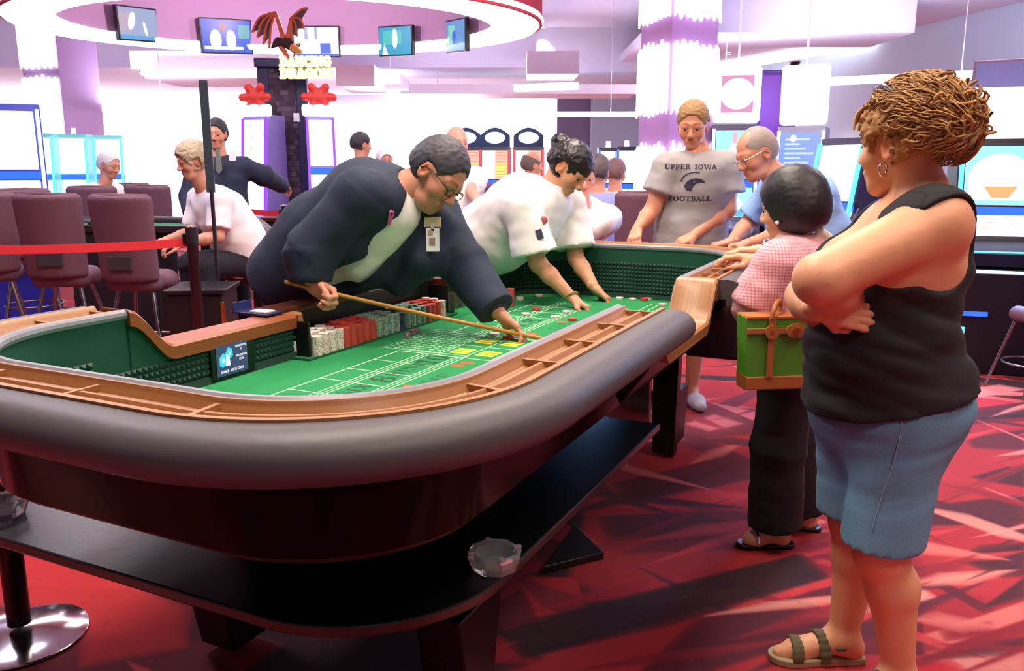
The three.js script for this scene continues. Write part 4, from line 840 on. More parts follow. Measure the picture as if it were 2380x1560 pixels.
// ---- small woman with black bob, pink blouse, green bag ----
{
  const z = -2.95;
  const j = {
    hipL: V(.99, .74, -2.86), hipR: V(1.06, .74, -3.0), waist: atH(1850, .84, z), chest: atH(1855, .99, z), neck: at(1838, 565, -2.97),
    shL: at(1812, 610, -2.84), shR: at(1895, 596, -3.08), elL: at(1752, 712, -2.86), wrL: at(1772, 605, -3.12), elR: at(1790, 640, -3.28), wrR: at(1772, 582, -3.34),
    kneeL: V(.97, .40, -2.88), kneeR: V(1.07, .40, -3.02), ankleL: V(.985, .07, -2.90), ankleR: V(1.14, .07, -3.06), toeL: V(.885, .02, -2.90), toeR: V(1.02, .02, -3.10),
    head: at(1838, 480, -2.97),
  };
  const p = makePerson('person', 'small woman with black bobbed hair and pink checked blouse leaning on the rail', {
    j, headF: V(-.80, -.2, -.62), headS: .98, skin: 0xd8a07c, w: [[.165, .13], [.16, .135], [.165, .13], [.13, .09]], fat: .92, armFat: .9,
    handL: { f: V(-.85, .1, -.45), n: V(0, -1, 0), curl: .35 }, handR: { f: V(-.9, -.05, -.3), n: V(0, -1, 0), curl: .4 },
  });
  const pinkTex = canvasTex(256, 256, (x, w, h) => { x.fillStyle = '#d996a4'; x.fillRect(0, 0, w, h); const n = 8, s = w / n; for (let i = 0; i < n; i++) for (let k = 0; k < n; k++) { x.fillStyle = '#eab9c0'; x.fillRect(i * s, k * s, s * .62, s * .62); x.fillStyle = '#b9697c'; x.beginPath(); x.arc(i * s + s * .8, k * s + s * .8, s * .16, 0, 7); x.fill(); } }, true); pinkTex.repeat.set(12, 12);
  const pink = std(0xffffff, .85, { map: pinkTex, bumpMap: pinkTex, bumpScale: .0006 });
  topWear(p, { t: .022, sleeve: 1.12, sleeveR: 1.1, mat: pink, name: 'blouse', loose: .022, cuff: .012, neck: .05, hem: .02, flare: .03, fold: .006, cell: .008, build: (F) => { F.ball(mixv(j.elL, j.shL, .08), .074, .03); F.ball(mixv(j.elL, j.shL, .4), .075, .03); F.cap(mixv(p.top, j.neck, .3), mixv(p.top, j.neck, .75), .075, .062, .03); } });
  { const F = new Field(); const bk = V(.8, 0, .62); F.trunk(j.chest.clone().addScaledVector(bk, .03).add(V(0, -.03, 0)), mixv(p.top, j.neck, .25).addScaledVector(bk, .03), p.shS, [.16, .142], [.14, .112], .04); F.cut(V(-.8, 0, -.62), j.chest.clone().addScaledVector(bk, .04)); F.cut(p.shS.clone(), j.chest.clone().addScaledVector(p.shS, -.01)); const m = p.put('vest_back', F.mesh(.008), std(0xefe6d2, .8)); 
    const e = j.shR.clone(); p.put('vest_trim', tube([p.top.clone().add(V(.0, .075, .02)), mixv(p.top, j.shL, .55).add(V(.05, .055, .03)), mixv(p.top, j.shL, .6).add(V(.09, -.04, .05)), mixv(p.top, j.shL, .5).add(V(.1, -.12, .05))], .009, 24, 8), std(0x8a5a34, .6), m); }
  legWear(p, { t: .016, len: 1.93, mat: cloth(0x0f0e15, .85), loose: .024, flare: .06, fold: .004 });
  hairCap(p, { t: .026, mat: std(0x17131a, .5), rough: .0012, overEars: true, nape: -.105, face: .01, faceZ: -.004, build: (F) => { F.ell(p.hq(0, -.02, -.035), .098, .092, .098, .03, p.HB); } });
  p.put('earring', new THREE.SphereGeometry(.007, 10, 8).translate(...p.hq(.1, -.05, .02).toArray()), M.white);
  p.put('watch', [new THREE.TorusGeometry(.032, .007, 8, 24).rotateY(.9).translate(...at(1781, 577, -3.25).toArray()), new THREE.CylinderGeometry(.017, .017, .008, 16).rotateX(1.2).translate(...at(1779, 575, -3.22).toArray())].map(clean).reduce((a, b) => mergeGeometries([a, b])), M.chrome);
  for (const L of ['L', 'R']) { const a = j['ankle' + L], t = j['toe' + L], d = dirv(a, t).setY(0).normalize(), F = new Field(); F.cap(V(a.x, .012, a.z).addScaledVector(d, -.05), V(t.x, .012, t.z).addScaledVector(d, .008), .03, .036, .02).cut(V(0, 1, 0), V(0, .02, 0)).cut(V(0, -1, 0), V(0, .001, 0)); const so = p.put('sandal', F.mesh(.006), M.black); const n = V(-d.z, 0, d.x), m = V(t.x, .03, t.z).addScaledVector(d, -.03); p.put('strap', tube([m.clone().addScaledVector(n, .036), m.clone().addScaledVector(n, .02).add(V(0, .032, 0)), m.clone().addScaledVector(n, -.02).add(V(0, .032, 0)), m.clone().addScaledVector(n, -.036)], .007, 16, 8), M.chrome, so); }
}
// green handbag hanging at her side
{
  const c = at(1800, 816, -2.72), yaw = .12, g = thing('handbag', 'green leather handbag with tan trim, straps and gold turn-lock hanging by the pink blouse', 'handbag', [c.x, c.y, c.z], yaw);
  const green = std(0x4f8f24, .5, { bumpMap: leatherBump, bumpScale: .0006 }), tan = std(0xa8622e, .5);
  const body = (w0, w1, h0, h1, d, m, n, par) => { const s = new THREE.Shape(); s.moveTo(-w0, h0); s.lineTo(w0, h0); s.lineTo(w1, h1); s.lineTo(-w1, h1); s.closePath(); return part(n, new THREE.ExtrudeGeometry(s, { depth: d, bevelEnabled: true, bevelThickness: .012, bevelSize: .006, bevelSegments: 3 }).translate(0, 0, -d / 2), m, par); };
  body(.108, .118, -.08, .118, .06, green, 'bag_body', g); body(.106, .109, -.118, -.08, .066, tan, 'base_trim', g); part('top_trim', box(.24, .012, .09, 0, .122, 0, 0, .004), tan, g);
  part('front_strap', [box(.022, .2, .006, -.035, .02, .046, 0, .002), box(.24, .02, .006, 0, .078, .046, 0, .002)], tan, g);
  part('strap_tab', cyl(.024, .024, .008, 0, 0, 0, 24).rotateX(Math.PI / 2).translate(-.035, .075, .05), tan, g);
  part('lock_plate', cyl(.024, .024, .008, 0, 0, 0, 24).rotateX(Math.PI / 2).scale(1.5, 1, 1).translate(.048, .078, .05), tan, g);
  const tl = part('turn_lock', cyl(.013, .013, .008, 0, 0, 0, 20).rotateX(Math.PI / 2).translate(.048, .078, .057), M.gold, g); part('lock_bar', box(.005, .022, .006, .048, .08, .064, .0, .002), M.gold, tl);
  part('stud', cyl(.004, .004, .006, 0, 0, 0, 10).rotateX(Math.PI / 2).translate(-.035, .078, .056), M.gold, g);
  part('handle', tube([V(-.038, .118, .045), V(-.03, .145, .04), V(-.014, .165, .02), V(.015, .17, -.015)], .008, 24, 8), tan, g);
  part('handle', tube([V(.02, .118, -.04), V(.03, .15, -.04), V(.018, .17, -.02)], .008, 20, 8), tan, g);
}
// ---- older man in light blue polo, leaning over the far right corner ----
{
  const j = {
    hipL: V(1.66, .82, -4.28), hipR: V(1.62, .82, -4.50), waist: at(1880, 560, -4.38), chest: at(1858, 470, -4.38), neck: at(1800, 408, -4.36),
    shL: at(1865, 428, -4.16), shR: at(1800, 440, -4.58), elL: at(1822, 548, -4.06), wrL: at(1742, 566, -4.13), elR: at(1740, 520, -4.62), wrR: at(1700, 562, -4.42),
    kneeL: V(1.60, .44, -4.3), kneeR: V(1.58, .44, -4.48), ankleL: V(1.64, .07, -4.3), ankleR: V(1.64, .07, -4.5), toeL: V(1.47, .02, -4.28), toeR: V(1.47, .02, -4.5),
    head: at(1757, 357, -4.36),
  };
  const p = makePerson('person', 'older man in light blue polo shirt and glasses bending over the far corner', {
    j, headF: V(-.85, -.42, .28), headUp: V(-.3, 1, 0), headS: 1.04, skin: 0xd08d74, w: [[.18, .15], [.2, .185], [.2, .155], [.16, .1]], fat: 1.05, armFat: 1.1, handL: { f: V(-.9, -.15, -.1), n: V(0, -1, .1), curl: .95 }, handR: { f: V(-.9, -.2, .1), n: V(0, -1, 0), curl: .7 }, browM: [.8, .72, .66], face: { jowl: 1 },
  });
  const blue = cloth(0x8fb4ee, .85);
  topWear(p, { t: .016, sleeve: .85, mat: blue, name: 'polo_shirt', loose: .016, cuff: .008, neck: .055, hem: .05, flare: .01, fold: .005 });
  { const F = new Field(); F.cap(mixv(p.top, j.neck, .35), mixv(p.top, j.neck, .95), .088, .074, .02); F.cap(mixv(p.top, j.neck, .3), mixv(p.top, j.neck, 1.6), .064, .066, .008, true); F.cut(p.HB[1].clone(), mixv(p.top, j.neck, 1.0)); p.put('collar', F.mesh(.007), blue); }
  legWear(p, { t: .014, len: 1.95, mat: cloth(0x2b2c3a), loose: .015 }); shoes(p, std(0x1d1a1c, .5));
  hairCap(p, { t: .004, mat: std(0x9a8a86, .7), rough: .0012, face: .02, faceZ: .01, nape: -.06, more: (pl) => pl(0, .75, .6, [0, .095, .03]) });
  glasses(p, std(0xcfc6c0, .2, { metalness: .6 }));
}
// ---- young man in grey printed t-shirt at the far end ----
{
  const z = -4.8;
  const j = {
    hipL: V(1.12, .93, z), hipR: V(.92, .93, z + .02), waist: at(1607, 530, z), chest: at(1622, 430, z), neck: at(1622, 352, z + .01),
    shL: at(1690, 388, z + .02), shR: at(1553, 390, z + .04), elL: at(1692, 487, z + .05), wrL: at(1612, 548, -4.62), elR: at(1517, 487, z + .06), wrR: at(1481, 532, -4.64),
    kneeL: V(1.10, .5, z), kneeR: V(.9, .5, z + .02), ankleL: V(1.08, .08, z - .02), ankleR: V(.88, .08, z), toeL: V(1.1, .02, z + .15), toeR: V(.86, .02, z + .17),
    head: at(1610, 290, z + .03),
  };
  const p = makePerson('person', 'young man in grey football t-shirt resting both hands on the far rail', {
    j, headF: V(-.28, -.32, .9), headS: 1.02, skin: 0xcf8c70, w: [[.17, .125], [.175, .13], [.195, .135], [.165, .1]], fat: 1, armFat: 1.08, browM: [.62, .5, .4],
    handL: { f: V(-.85, -.35, .4), n: V(0, -.9, -.3), curl: .85, flip: 1 }, handR: { f: V(-.25, -.55, .8), n: V(.3, -.8, -.4), curl: .8 },
  });
  const grey = cloth(0x9b9598, .9);
  const sh = topWear(p, { t: .018, sleeve: .62, mat: grey, name: 't_shirt', loose: .022, cuff: .014, neck: .068, hem: .1, flare: .014, fold: .005 });
  const F2 = new Field(); F2.cap(mixv(p.top, j.neck, .55), mixv(p.top, j.neck, .75), .082, .074, .01).cap(mixv(p.top, j.neck, .0), mixv(p.top, j.neck, 1.8), .07, .07, .005, true); p.put('neck_band', F2.mesh(.006), grey, sh);
  const printTex = canvasTex(512, 512, (x, w, h) => {
    x.clearRect(0, 0, w, h); x.fillStyle = '#2c2a44'; x.textAlign = 'center';
    x.font = 'bold 74px serif'; x.fillText('UPPER  IOWA', 256, 92, 490); x.font = 'bold 78px serif'; x.fillText('FOOTBALL', 256, 470, 400);
    x.strokeStyle = '#2c2a44'; x.lineWidth = 13; x.beginPath(); x.arc(290, 250, 118, Math.PI * 1.02, Math.PI * 1.62); x.stroke();
    x.beginPath(); x.moveTo(196, 300); x.quadraticCurveTo(225, 190, 330, 205); x.quadraticCurveTo(380, 218, 396, 262); x.quadraticCurveTo(340, 236, 300, 272); x.quadraticCurveTo(268, 310, 262, 362); x.quadraticCurveTo(240, 330, 228, 352); x.quadraticCurveTo(212, 330, 196, 300); x.fill();
    x.beginPath(); x.arc(286, 246, 6, 0, 7); x.fillStyle = '#cfcaca'; x.fill();
  });
  const chestN = V(-.06, .02, 1).normalize(), up = V(0, 1, 0);
  patch(p, p.top_, at(1603, 425, z + .12), V(1, 0, .06).normalize(), up, .30, .235, new THREE.MeshStandardMaterial({ map: printTex, transparent: true, roughness: .9 }), 'shirt_print', sh, 40);
  legWear(p, { t: .016, len: 1.06, mat: std(0x7a8aa0, .9, { map: denimTex }), name: 'long_shorts', loose: .03 }); shoes(p, std(0xa9a4b0, .7), 'sneaker');
  hairCap(p, { t: .009, mat: std(0x94714c, .75), rough: .004, face: .012, faceZ: .012, nape: -.05 });
}
// ---- dealer in white shirt with a bun, bending far over the felt ----
{
  const j = {
    hipL: at(1095, 592, -4.40), hipR: at(1075, 585, -4.2), waist: at(1142, 545, -4.22), chest: at(1212, 490, -4.12), neck: at(1290, 428, -4.08),
    shL: at(1322, 470, -4.26), shR: at(1212, 482, -3.92), elL: at(1338, 600, -4.2), wrL: at(1381, 668, -4.08), elR: at(1250, 612, -3.9), wrR: at(1327, 690, -3.86),
    kneeL: V(-.32, .5, -4.42), kneeR: V(-.36, .5, -4.22), ankleL: V(-.42, .08, -4.45), ankleR: V(-.45, .08, -4.25), toeL: V(-.24, .02, -4.38), toeR: V(-.28, .02, -4.16),
    head: at(1322, 392, -4.06),
  };
  const p = makePerson('person', 'dealer in white shirt with dark hair in a bun bending over the far felt', {
    j, headF: V(.62, -.62, .42), headUp: V(.55, .8, .1), headS: 1.0, skin: 0xcf9272, w: [[.17, .14], [.17, .15], [.18, .15], [.15, .11]], fat: 1, armFat: .98,
    handL: { f: V(.7, -.6, .2), n: V(-.4, -.7, 0), curl: .7 }, handR: { f: V(.75, -.5, .25), n: V(-.3, -.85, .1), curl: .75 },
  });
  const wh = cloth(0xf1eef2, .85), sh = topWear(p, { t: .022, sleeve: .82, mat: wh, name: 'white_shirt', loose: .028, cuff: .02, neck: .062, hem: .02, fold: .009, fx: 8, fy: 9, build: (F) => { F.ell(j.waist.clone().add(V(.05, -.05, .02)), .15, .14, .18, .06); F.ell(j.chest.clone().add(V(.05, -.09, .02)), .13, .14, .17, .06); } });
  { const F = new Field(), d = dirv(p.top, j.neck); F.cap(mixv(p.top, j.neck, .5), mixv(p.top, j.neck, 1.0), .09, .078, .02).cap(mixv(p.top, j.neck, .3), mixv(p.top, j.neck, 1.8), .066, .07, .006, true).cut(d, mixv(p.top, j.neck, 1.05)); p.put('collar', F.mesh(.007), wh, sh); }
  { const a = onto(p.top_, 1263, 512, -3.5), b = onto(p.top_, 1254, 545, -3.5, .006); p.put('pin_badge', new THREE.SphereGeometry(.02, 12, 8).scale(1, 1, .4).translate(a.x, a.y, a.z), std(0xb4605c, .5)); p.put('name_tag', box(.03, .045, .006).rotateZ(.3).translate(b.x, b.y, b.z), std(0x4a4a66, .4)); }
  p.put('bracelet', new THREE.TorusGeometry(.033, .005, 8, 24).rotateX(.9).rotateY(.6).translate(...at(1327, 688, -3.86).toArray()), std(0x9d8a52, .4));
  legWear(p, { t: .014, len: 1.95, mat: cloth(0x17151b), loose: .012 }); shoes(p, M.black);
  const dark = std(0x1a1519, .4);
  hairCap(p, { t: .015, mat: dark, rough: .004, face: .0, nape: -.05, build: (F) => F.ell(p.hq(0, .06, -.125), .048, .046, .045, .015, p.HB) });
  p.put('hair_tie', new THREE.TorusGeometry(.035, .01, 8, 24).translate(...p.hq(0, .06, -.098).toArray()), std(0x9a2434, .6)); 
}
// ---- man in dark suit holding the stick ----
{
  const j = {
    hipL: at(722, 640, -3.48), hipR: at(690, 628, -3.26), waist: at(772, 560, -3.32), chest: at(866, 488, -3.24), neck: at(962, 432, -3.16),
    shL: at(1010, 498, -3.40), shR: at(838, 455, -3.02), elL: at(1078, 620, -3.26), wrL: at(1160, 728, -3.12), elR: at(722, 588, -3.0), wrR: at(722, 660, -2.98),
    kneeL: V(-.93, .5, -3.55), kneeR: V(-.93, .5, -3.3), ankleL: V(-1.03, .08, -3.6), ankleR: V(-1.05, .08, -3.36), toeL: V(-.86, .02, -3.5), toeR: V(-.9, .02, -3.24),
    head: at(1018, 405, -3.14),
  };
  const p = makePerson('person', 'man in dark suit and glasses leaning over the bank with a long stick', {
    j, headF: V(.60, -.68, .42), headUp: V(.6, .75, .05), headS: 1.08, skin: 0xc98a72, w: [[.18, .15], [.19, .165], [.2, .16], [.17, .11]], fat: 1.08, armFat: 1.12, face: { jowl: 1 }, stubble: [.86, .84, .86],
    handL: { f: V(.75, -.62, .1), n: V(-.5, -.7, .2), curl: .45, spread: .12, s: 1.04 }, handR: { f: V(.8, -.45, .3), n: V(-.2, -.3, .95), curl: .95, s: 1.06, thumb: .7 },
  });
  const suit = cloth(0x17253e, .8), wh = cloth(0xe9e7e8, .8);
  // shirt front and collar first, jacket over it open along the chest
  const HBc = basis(V(.62, -.62, .45), dirv(j.waist, j.neck));
  topWear(p, { t: .012, sleeve: 0, mat: wh, name: 'dress_shirt', neck: .058, hem: .0, fold: .004, build: (F) => F.cap(mixv(j.chest, j.neck, .5).add(V(.02, -.07, .08)), mixv(j.waist, j.chest, .5).add(V(.05, -.13, .1)), .068, .082, .06) });
  topWear(p, {
    t: .028, sleeve: 1.93, mat: suit, name: 'suit_jacket', cell: .0075, loose: .016, neck: .078, hem: .1, flare: .014, fold: .006, fx: 6, fy: 7, sd: 4,
    build: (F) => { F.ell(mixv(j.chest, j.waist, .5).add(V(.04, -.1, .02)), .17, .15, .2, .07); F.cap(at(1000, 520, -3.24), at(985, 600, -3.2), .085, .07, .05).cap(at(985, 600, -3.2), at(930, 660, -3.22), .07, .05, .05); },
    carve: (F) => { F.cap(j.neck.clone().add(V(.04, -.06, .07)), mixv(j.waist, j.chest, .3).add(V(.0, -.19, .16)), .058, .062, .01, true); },
  });
  { const F = new Field(), d = dirv(p.top, j.neck); F.cap(mixv(p.top, j.neck, .55), mixv(p.top, j.neck, 1.05), .086, .076, .02).cap(mixv(p.top, j.neck, .3), mixv(p.top, j.neck, 1.8), .065, .068, .006, true).cut(d, mixv(p.top, j.neck, 1.0)); p.put('collar', F.mesh(.007), wh); }
  p.put('ribbon_pin', tube([[902, 522], [908, 492], [914, 495], [909, 508], [905, 523]].map(q => onto(p.top_, ...q, -2.6, .006)), .005, 24, 8), std(0xd862a0, .6));
  p.put('cuff', bar(mixv(j.elR, j.wrR, .9), mixv(j.elR, j.wrR, .99), .04, .039, 20), std(0x2a3242, .7)); p.put('cuff', bar(mixv(j.elL, j.wrL, .9), mixv(j.elL, j.wrL, .98), .04, .039, 20), std(0x2a3242, .7));
  legWear(p, { t: .016, len: 1.95, mat: suit, loose: .016 }); shoes(p, M.black);
  hairCap(p, { t: .007, mat: std(0x3c3a44, .6), rough: .003, face: .014, faceZ: .004, nape: -.05 });
  glasses(p, std(0x1a1a22, .25));
  // cards clipped to the jacket
  const ta = onto(p.top_, 1006, 516, -2.7, .012), bc = onto(p.top_, 1007, 557, -2.7, .012); bc.z = Math.max(bc.z, ta.z) + .022; ta.z += .008;
  p.put('name_plate', box(.062, .04, .008, 0, 0, 0, 0, .002).rotateX(-.25).translate(ta.x, ta.y, ta.z), std(0xd8cfa0, .35)); p.put('clip_strap', box(.012, .03, .004).translate(bc.x, bc.y + .048, bc.z), std(0xc8c8d0, .3));
  const card = p.put('id_card', box(.05, .086, .004, 0, 0, 0, 0, .0015).translate(bc.x, bc.y, bc.z), std(0xe6e6ee, .4)); p.put('photo_print', box(.022, .028, .002).translate(bc.x - .002, bc.y - .004, bc.z + .003), std(0x9a7a78, .5), card); p.put('logo_print', box(.018, .016, .002).translate(bc.x - .008, bc.y + .028, bc.z + .003), std(0xb98f88, .5), card);
}
{ // the stick
  const a = at(662, 655, -2.96), b = at(782, 684, -2.955), c = onPlane(1268, 789, .757);
  const g = thing('dealer_stick', 'long thin rattan stick held across the felt by the suited man', 'stick', [0, 0, 0]);
  part('shaft', tube([a, b, b.clone().lerp(c, .5).add(V(0, -.004, 0)), c], .0075, 60, 10), std(0xb07a34, .45), g);
  part('tip', bar(c.clone().lerp(b, .012), c.clone(), .0085, .006, 10), std(0x8a5a24, .5), g);
}
// ================= the hall behind =================
const poly3 = (pts, mat, nm, parent, thick, n = V(0, 0, 1)) => { // extrude an outline given in world points lying in a plane z = const
  const z = pts[0].z, s = new THREE.Shape(pts.map(p => new THREE.Vector2(p.x, p.y)));
  return part(nm, new THREE.ExtrudeGeometry(s, { depth: thick, bevelEnabled: false }).translate(0, 0, z - thick), mat, parent);
};
function rectLight(c, look, w, h, color, power) { const l = new THREE.RectAreaLight(color, power, w, h); l.position.copy(c); l.lookAt(look); scene.add(l); return l; }
// ---- backlit panels of the far wall ----
{
  const white = glow(0xfbf8ff, 3.4, 0xffffff);
  const g = thing('backlit_panel', 'glowing white wall panel with a wavy top filling the far wall at the left', 'light panel');
  const P = l => l.map(([u, v]) => at(u, v, -24.2));
  poly3(P([[-160, 130], [60, 150], [180, 172], [215, 200], [260, 222], [330, 232], [430, 230], [470, 212], [505, 208], [545, 222], [585, 240], [640, 246], [640, 503], [-160, 503]]), white, 'panel', g, .04);
  rectLight(at(240, 310, -24.05), at(240, 310, -20), 10, 2.2, 0xf6f2ff, 3);
  const g2 = thing('backlit_panel', 'wide glowing white wall panel in the middle of the far wall', 'light panel');
  poly3(P([[930, 196], [1150, 205], [1290, 225], [1290, 503], [930, 503]]), white, 'panel', g2, .04);
  const g3 = thing('backlit_panel', 'low glowing white wall panel right of the dragon pillar', 'light panel');
  poly3(P([[740, 262], [800, 272], [880, 270], [920, 276], [920, 503], [740, 503]]), white, 'panel', g3, .04);
  rectLight(at(1080, 280, -24.05), at(1080, 280, -20), 4.5, 2, 0xf6f2ff, 3);
}
// grey wall section right of the middle panel
struct('wall_back', (() => { const a = at(1295, 235, -23), b = at(1375, 235, -23); return box(b.x - a.x, 4.2, .2, (a.x + b.x) / 2, 2.1, -23); })(), std(0x8b86a0, .9));
struct('wall_back', (() => { const a = at(1376, 190, -22.6), b = at(1500, 190, -22.6); return box(b.x - a.x, 4.2, .2, (a.x + b.x) / 2, 2.1, -22.7); })(), wallPaint);
// ---- lowered ceilings ----
struct('ceiling', box(8, .16, 17, 6.3, 3.68, -16.5), lavender);
struct('trim_1', (() => { const a = at(1667, 50, -11.7), b = at(2124, 92, -11.7); const g = box(b.x - a.x, .42, 1.4, (a.x + b.x) / 2, 3.39, -12.4); return g; })(), lavender);
struct('ceiling', box(15, .9, 6.4, -7, 3.85, -20.8), lavender);
struct('ceiling', box(3.1, .9, 5.6, 2.05, 3.86, -21.2), lavender);
{ // stepped soffits with cove light
  const S = (u0, u1, v0, v1, z, d, nm) => { const a = at(u0, v0, z), b = at(u1, v1, z); return struct(nm, box(b.x - a.x, a.y - b.y, d, (a.x + b.x) / 2, (a.y + b.y) / 2, z - d / 2), whitePaint); };
  S(300, 620, 118, 160, -15.2, 1.6, 'trim_2'); S(335, 600, 165, 182, -15, 1.6, 'trim_3'); S(780, 870, 150, 200, -15.2, 1.4, 'trim_4');
  S(1225, 1345, 118, 172, -15.5, 1.2, 'trim_5'); S(930, 1480, 196, 218, -18, 1.2, 'trim_6');
  S(800, 930, 170, 195, -16.5, 1.5, 'trim_7');
}
const coveMat = glow(0xfff6ff, 2.4, 0xffffff);
function cove(a, b, r, label) { const g = thing('cove_light', label, 'light strip', [0, 0, 0]); const d = b.clone().sub(a), L = d.length(), m = mixv(a, b, .5); const geo = box(L, r, r * 1.6).rotateY(Math.atan2(-d.z, d.x)); part('diffuser', geo.translate(m.x, m.y, m.z), coveMat, g); rectLight(m.clone().add(V(0, -.1, 0)), m.clone().add(V(0, -2, .01)), L, r * 1.6, 0xeef0ff, 22); return g; }
cove(onPlane(1600, 170, 3.5), onPlane(2035, 96, 3.5), .14, 'long white light strip slanting across the ceiling above the right wall');
cove(at(330, 160, -15), at(615, 176, -15), .1, 'white cove light under the soffit left of the dragon pillar');
cove(at(1340, 215, -16), at(1200, 190, -16.5), .12, 'short white cove light right of the ring');
// light troughs on top of the machine banks, shining up on to the ceiling
function trough(x, y, z, L, turn, label, power = 30) {
  const g = thing('light_trough', label, 'light strip', [x, y, z], turn); part('trough_body', box(L, .08, .22, 0, 0, 0, 0, .01), coveMat, g); part('diffuser', box(L - .04, .01, .16, 0, .042, 0), glow(0xf6f0ff, 2.5, 0xffffff), g);
  const l = new THREE.RectAreaLight(0xf1e8ff, power, L - .04, .16); l.position.set(x, y + .06, z); l.rotation.set(Math.PI / 2, 0, 0); if (turn) l.rotation.set(Math.PI / 2, 0, -turn); scene.add(l);
  for (const m of [-1, 1]) part('hanging_rod', cyl(.006, .006, 4.3 - y, m * L * .4, (4.3 - y) / 2, 0, 6), M.white, g);
}
trough(-8.2, 2.35, -14.2, 6, 0, 'long light trough over the cyan slot machines shining on the ceiling', 38);
trough(-.2, 2.35, -15.6, 5, 0, 'long light trough over the crest slot machines shining on the ceiling', 38);
trough(4.2, 2.5, -11.2, 3.6, -.5, 'light trough behind the two white slot signs shining on the ceiling', 38);
trough(-4, 2.3, -18.5, 6, 0, 'far light trough behind the stone pillar shining on the ceiling', 38);
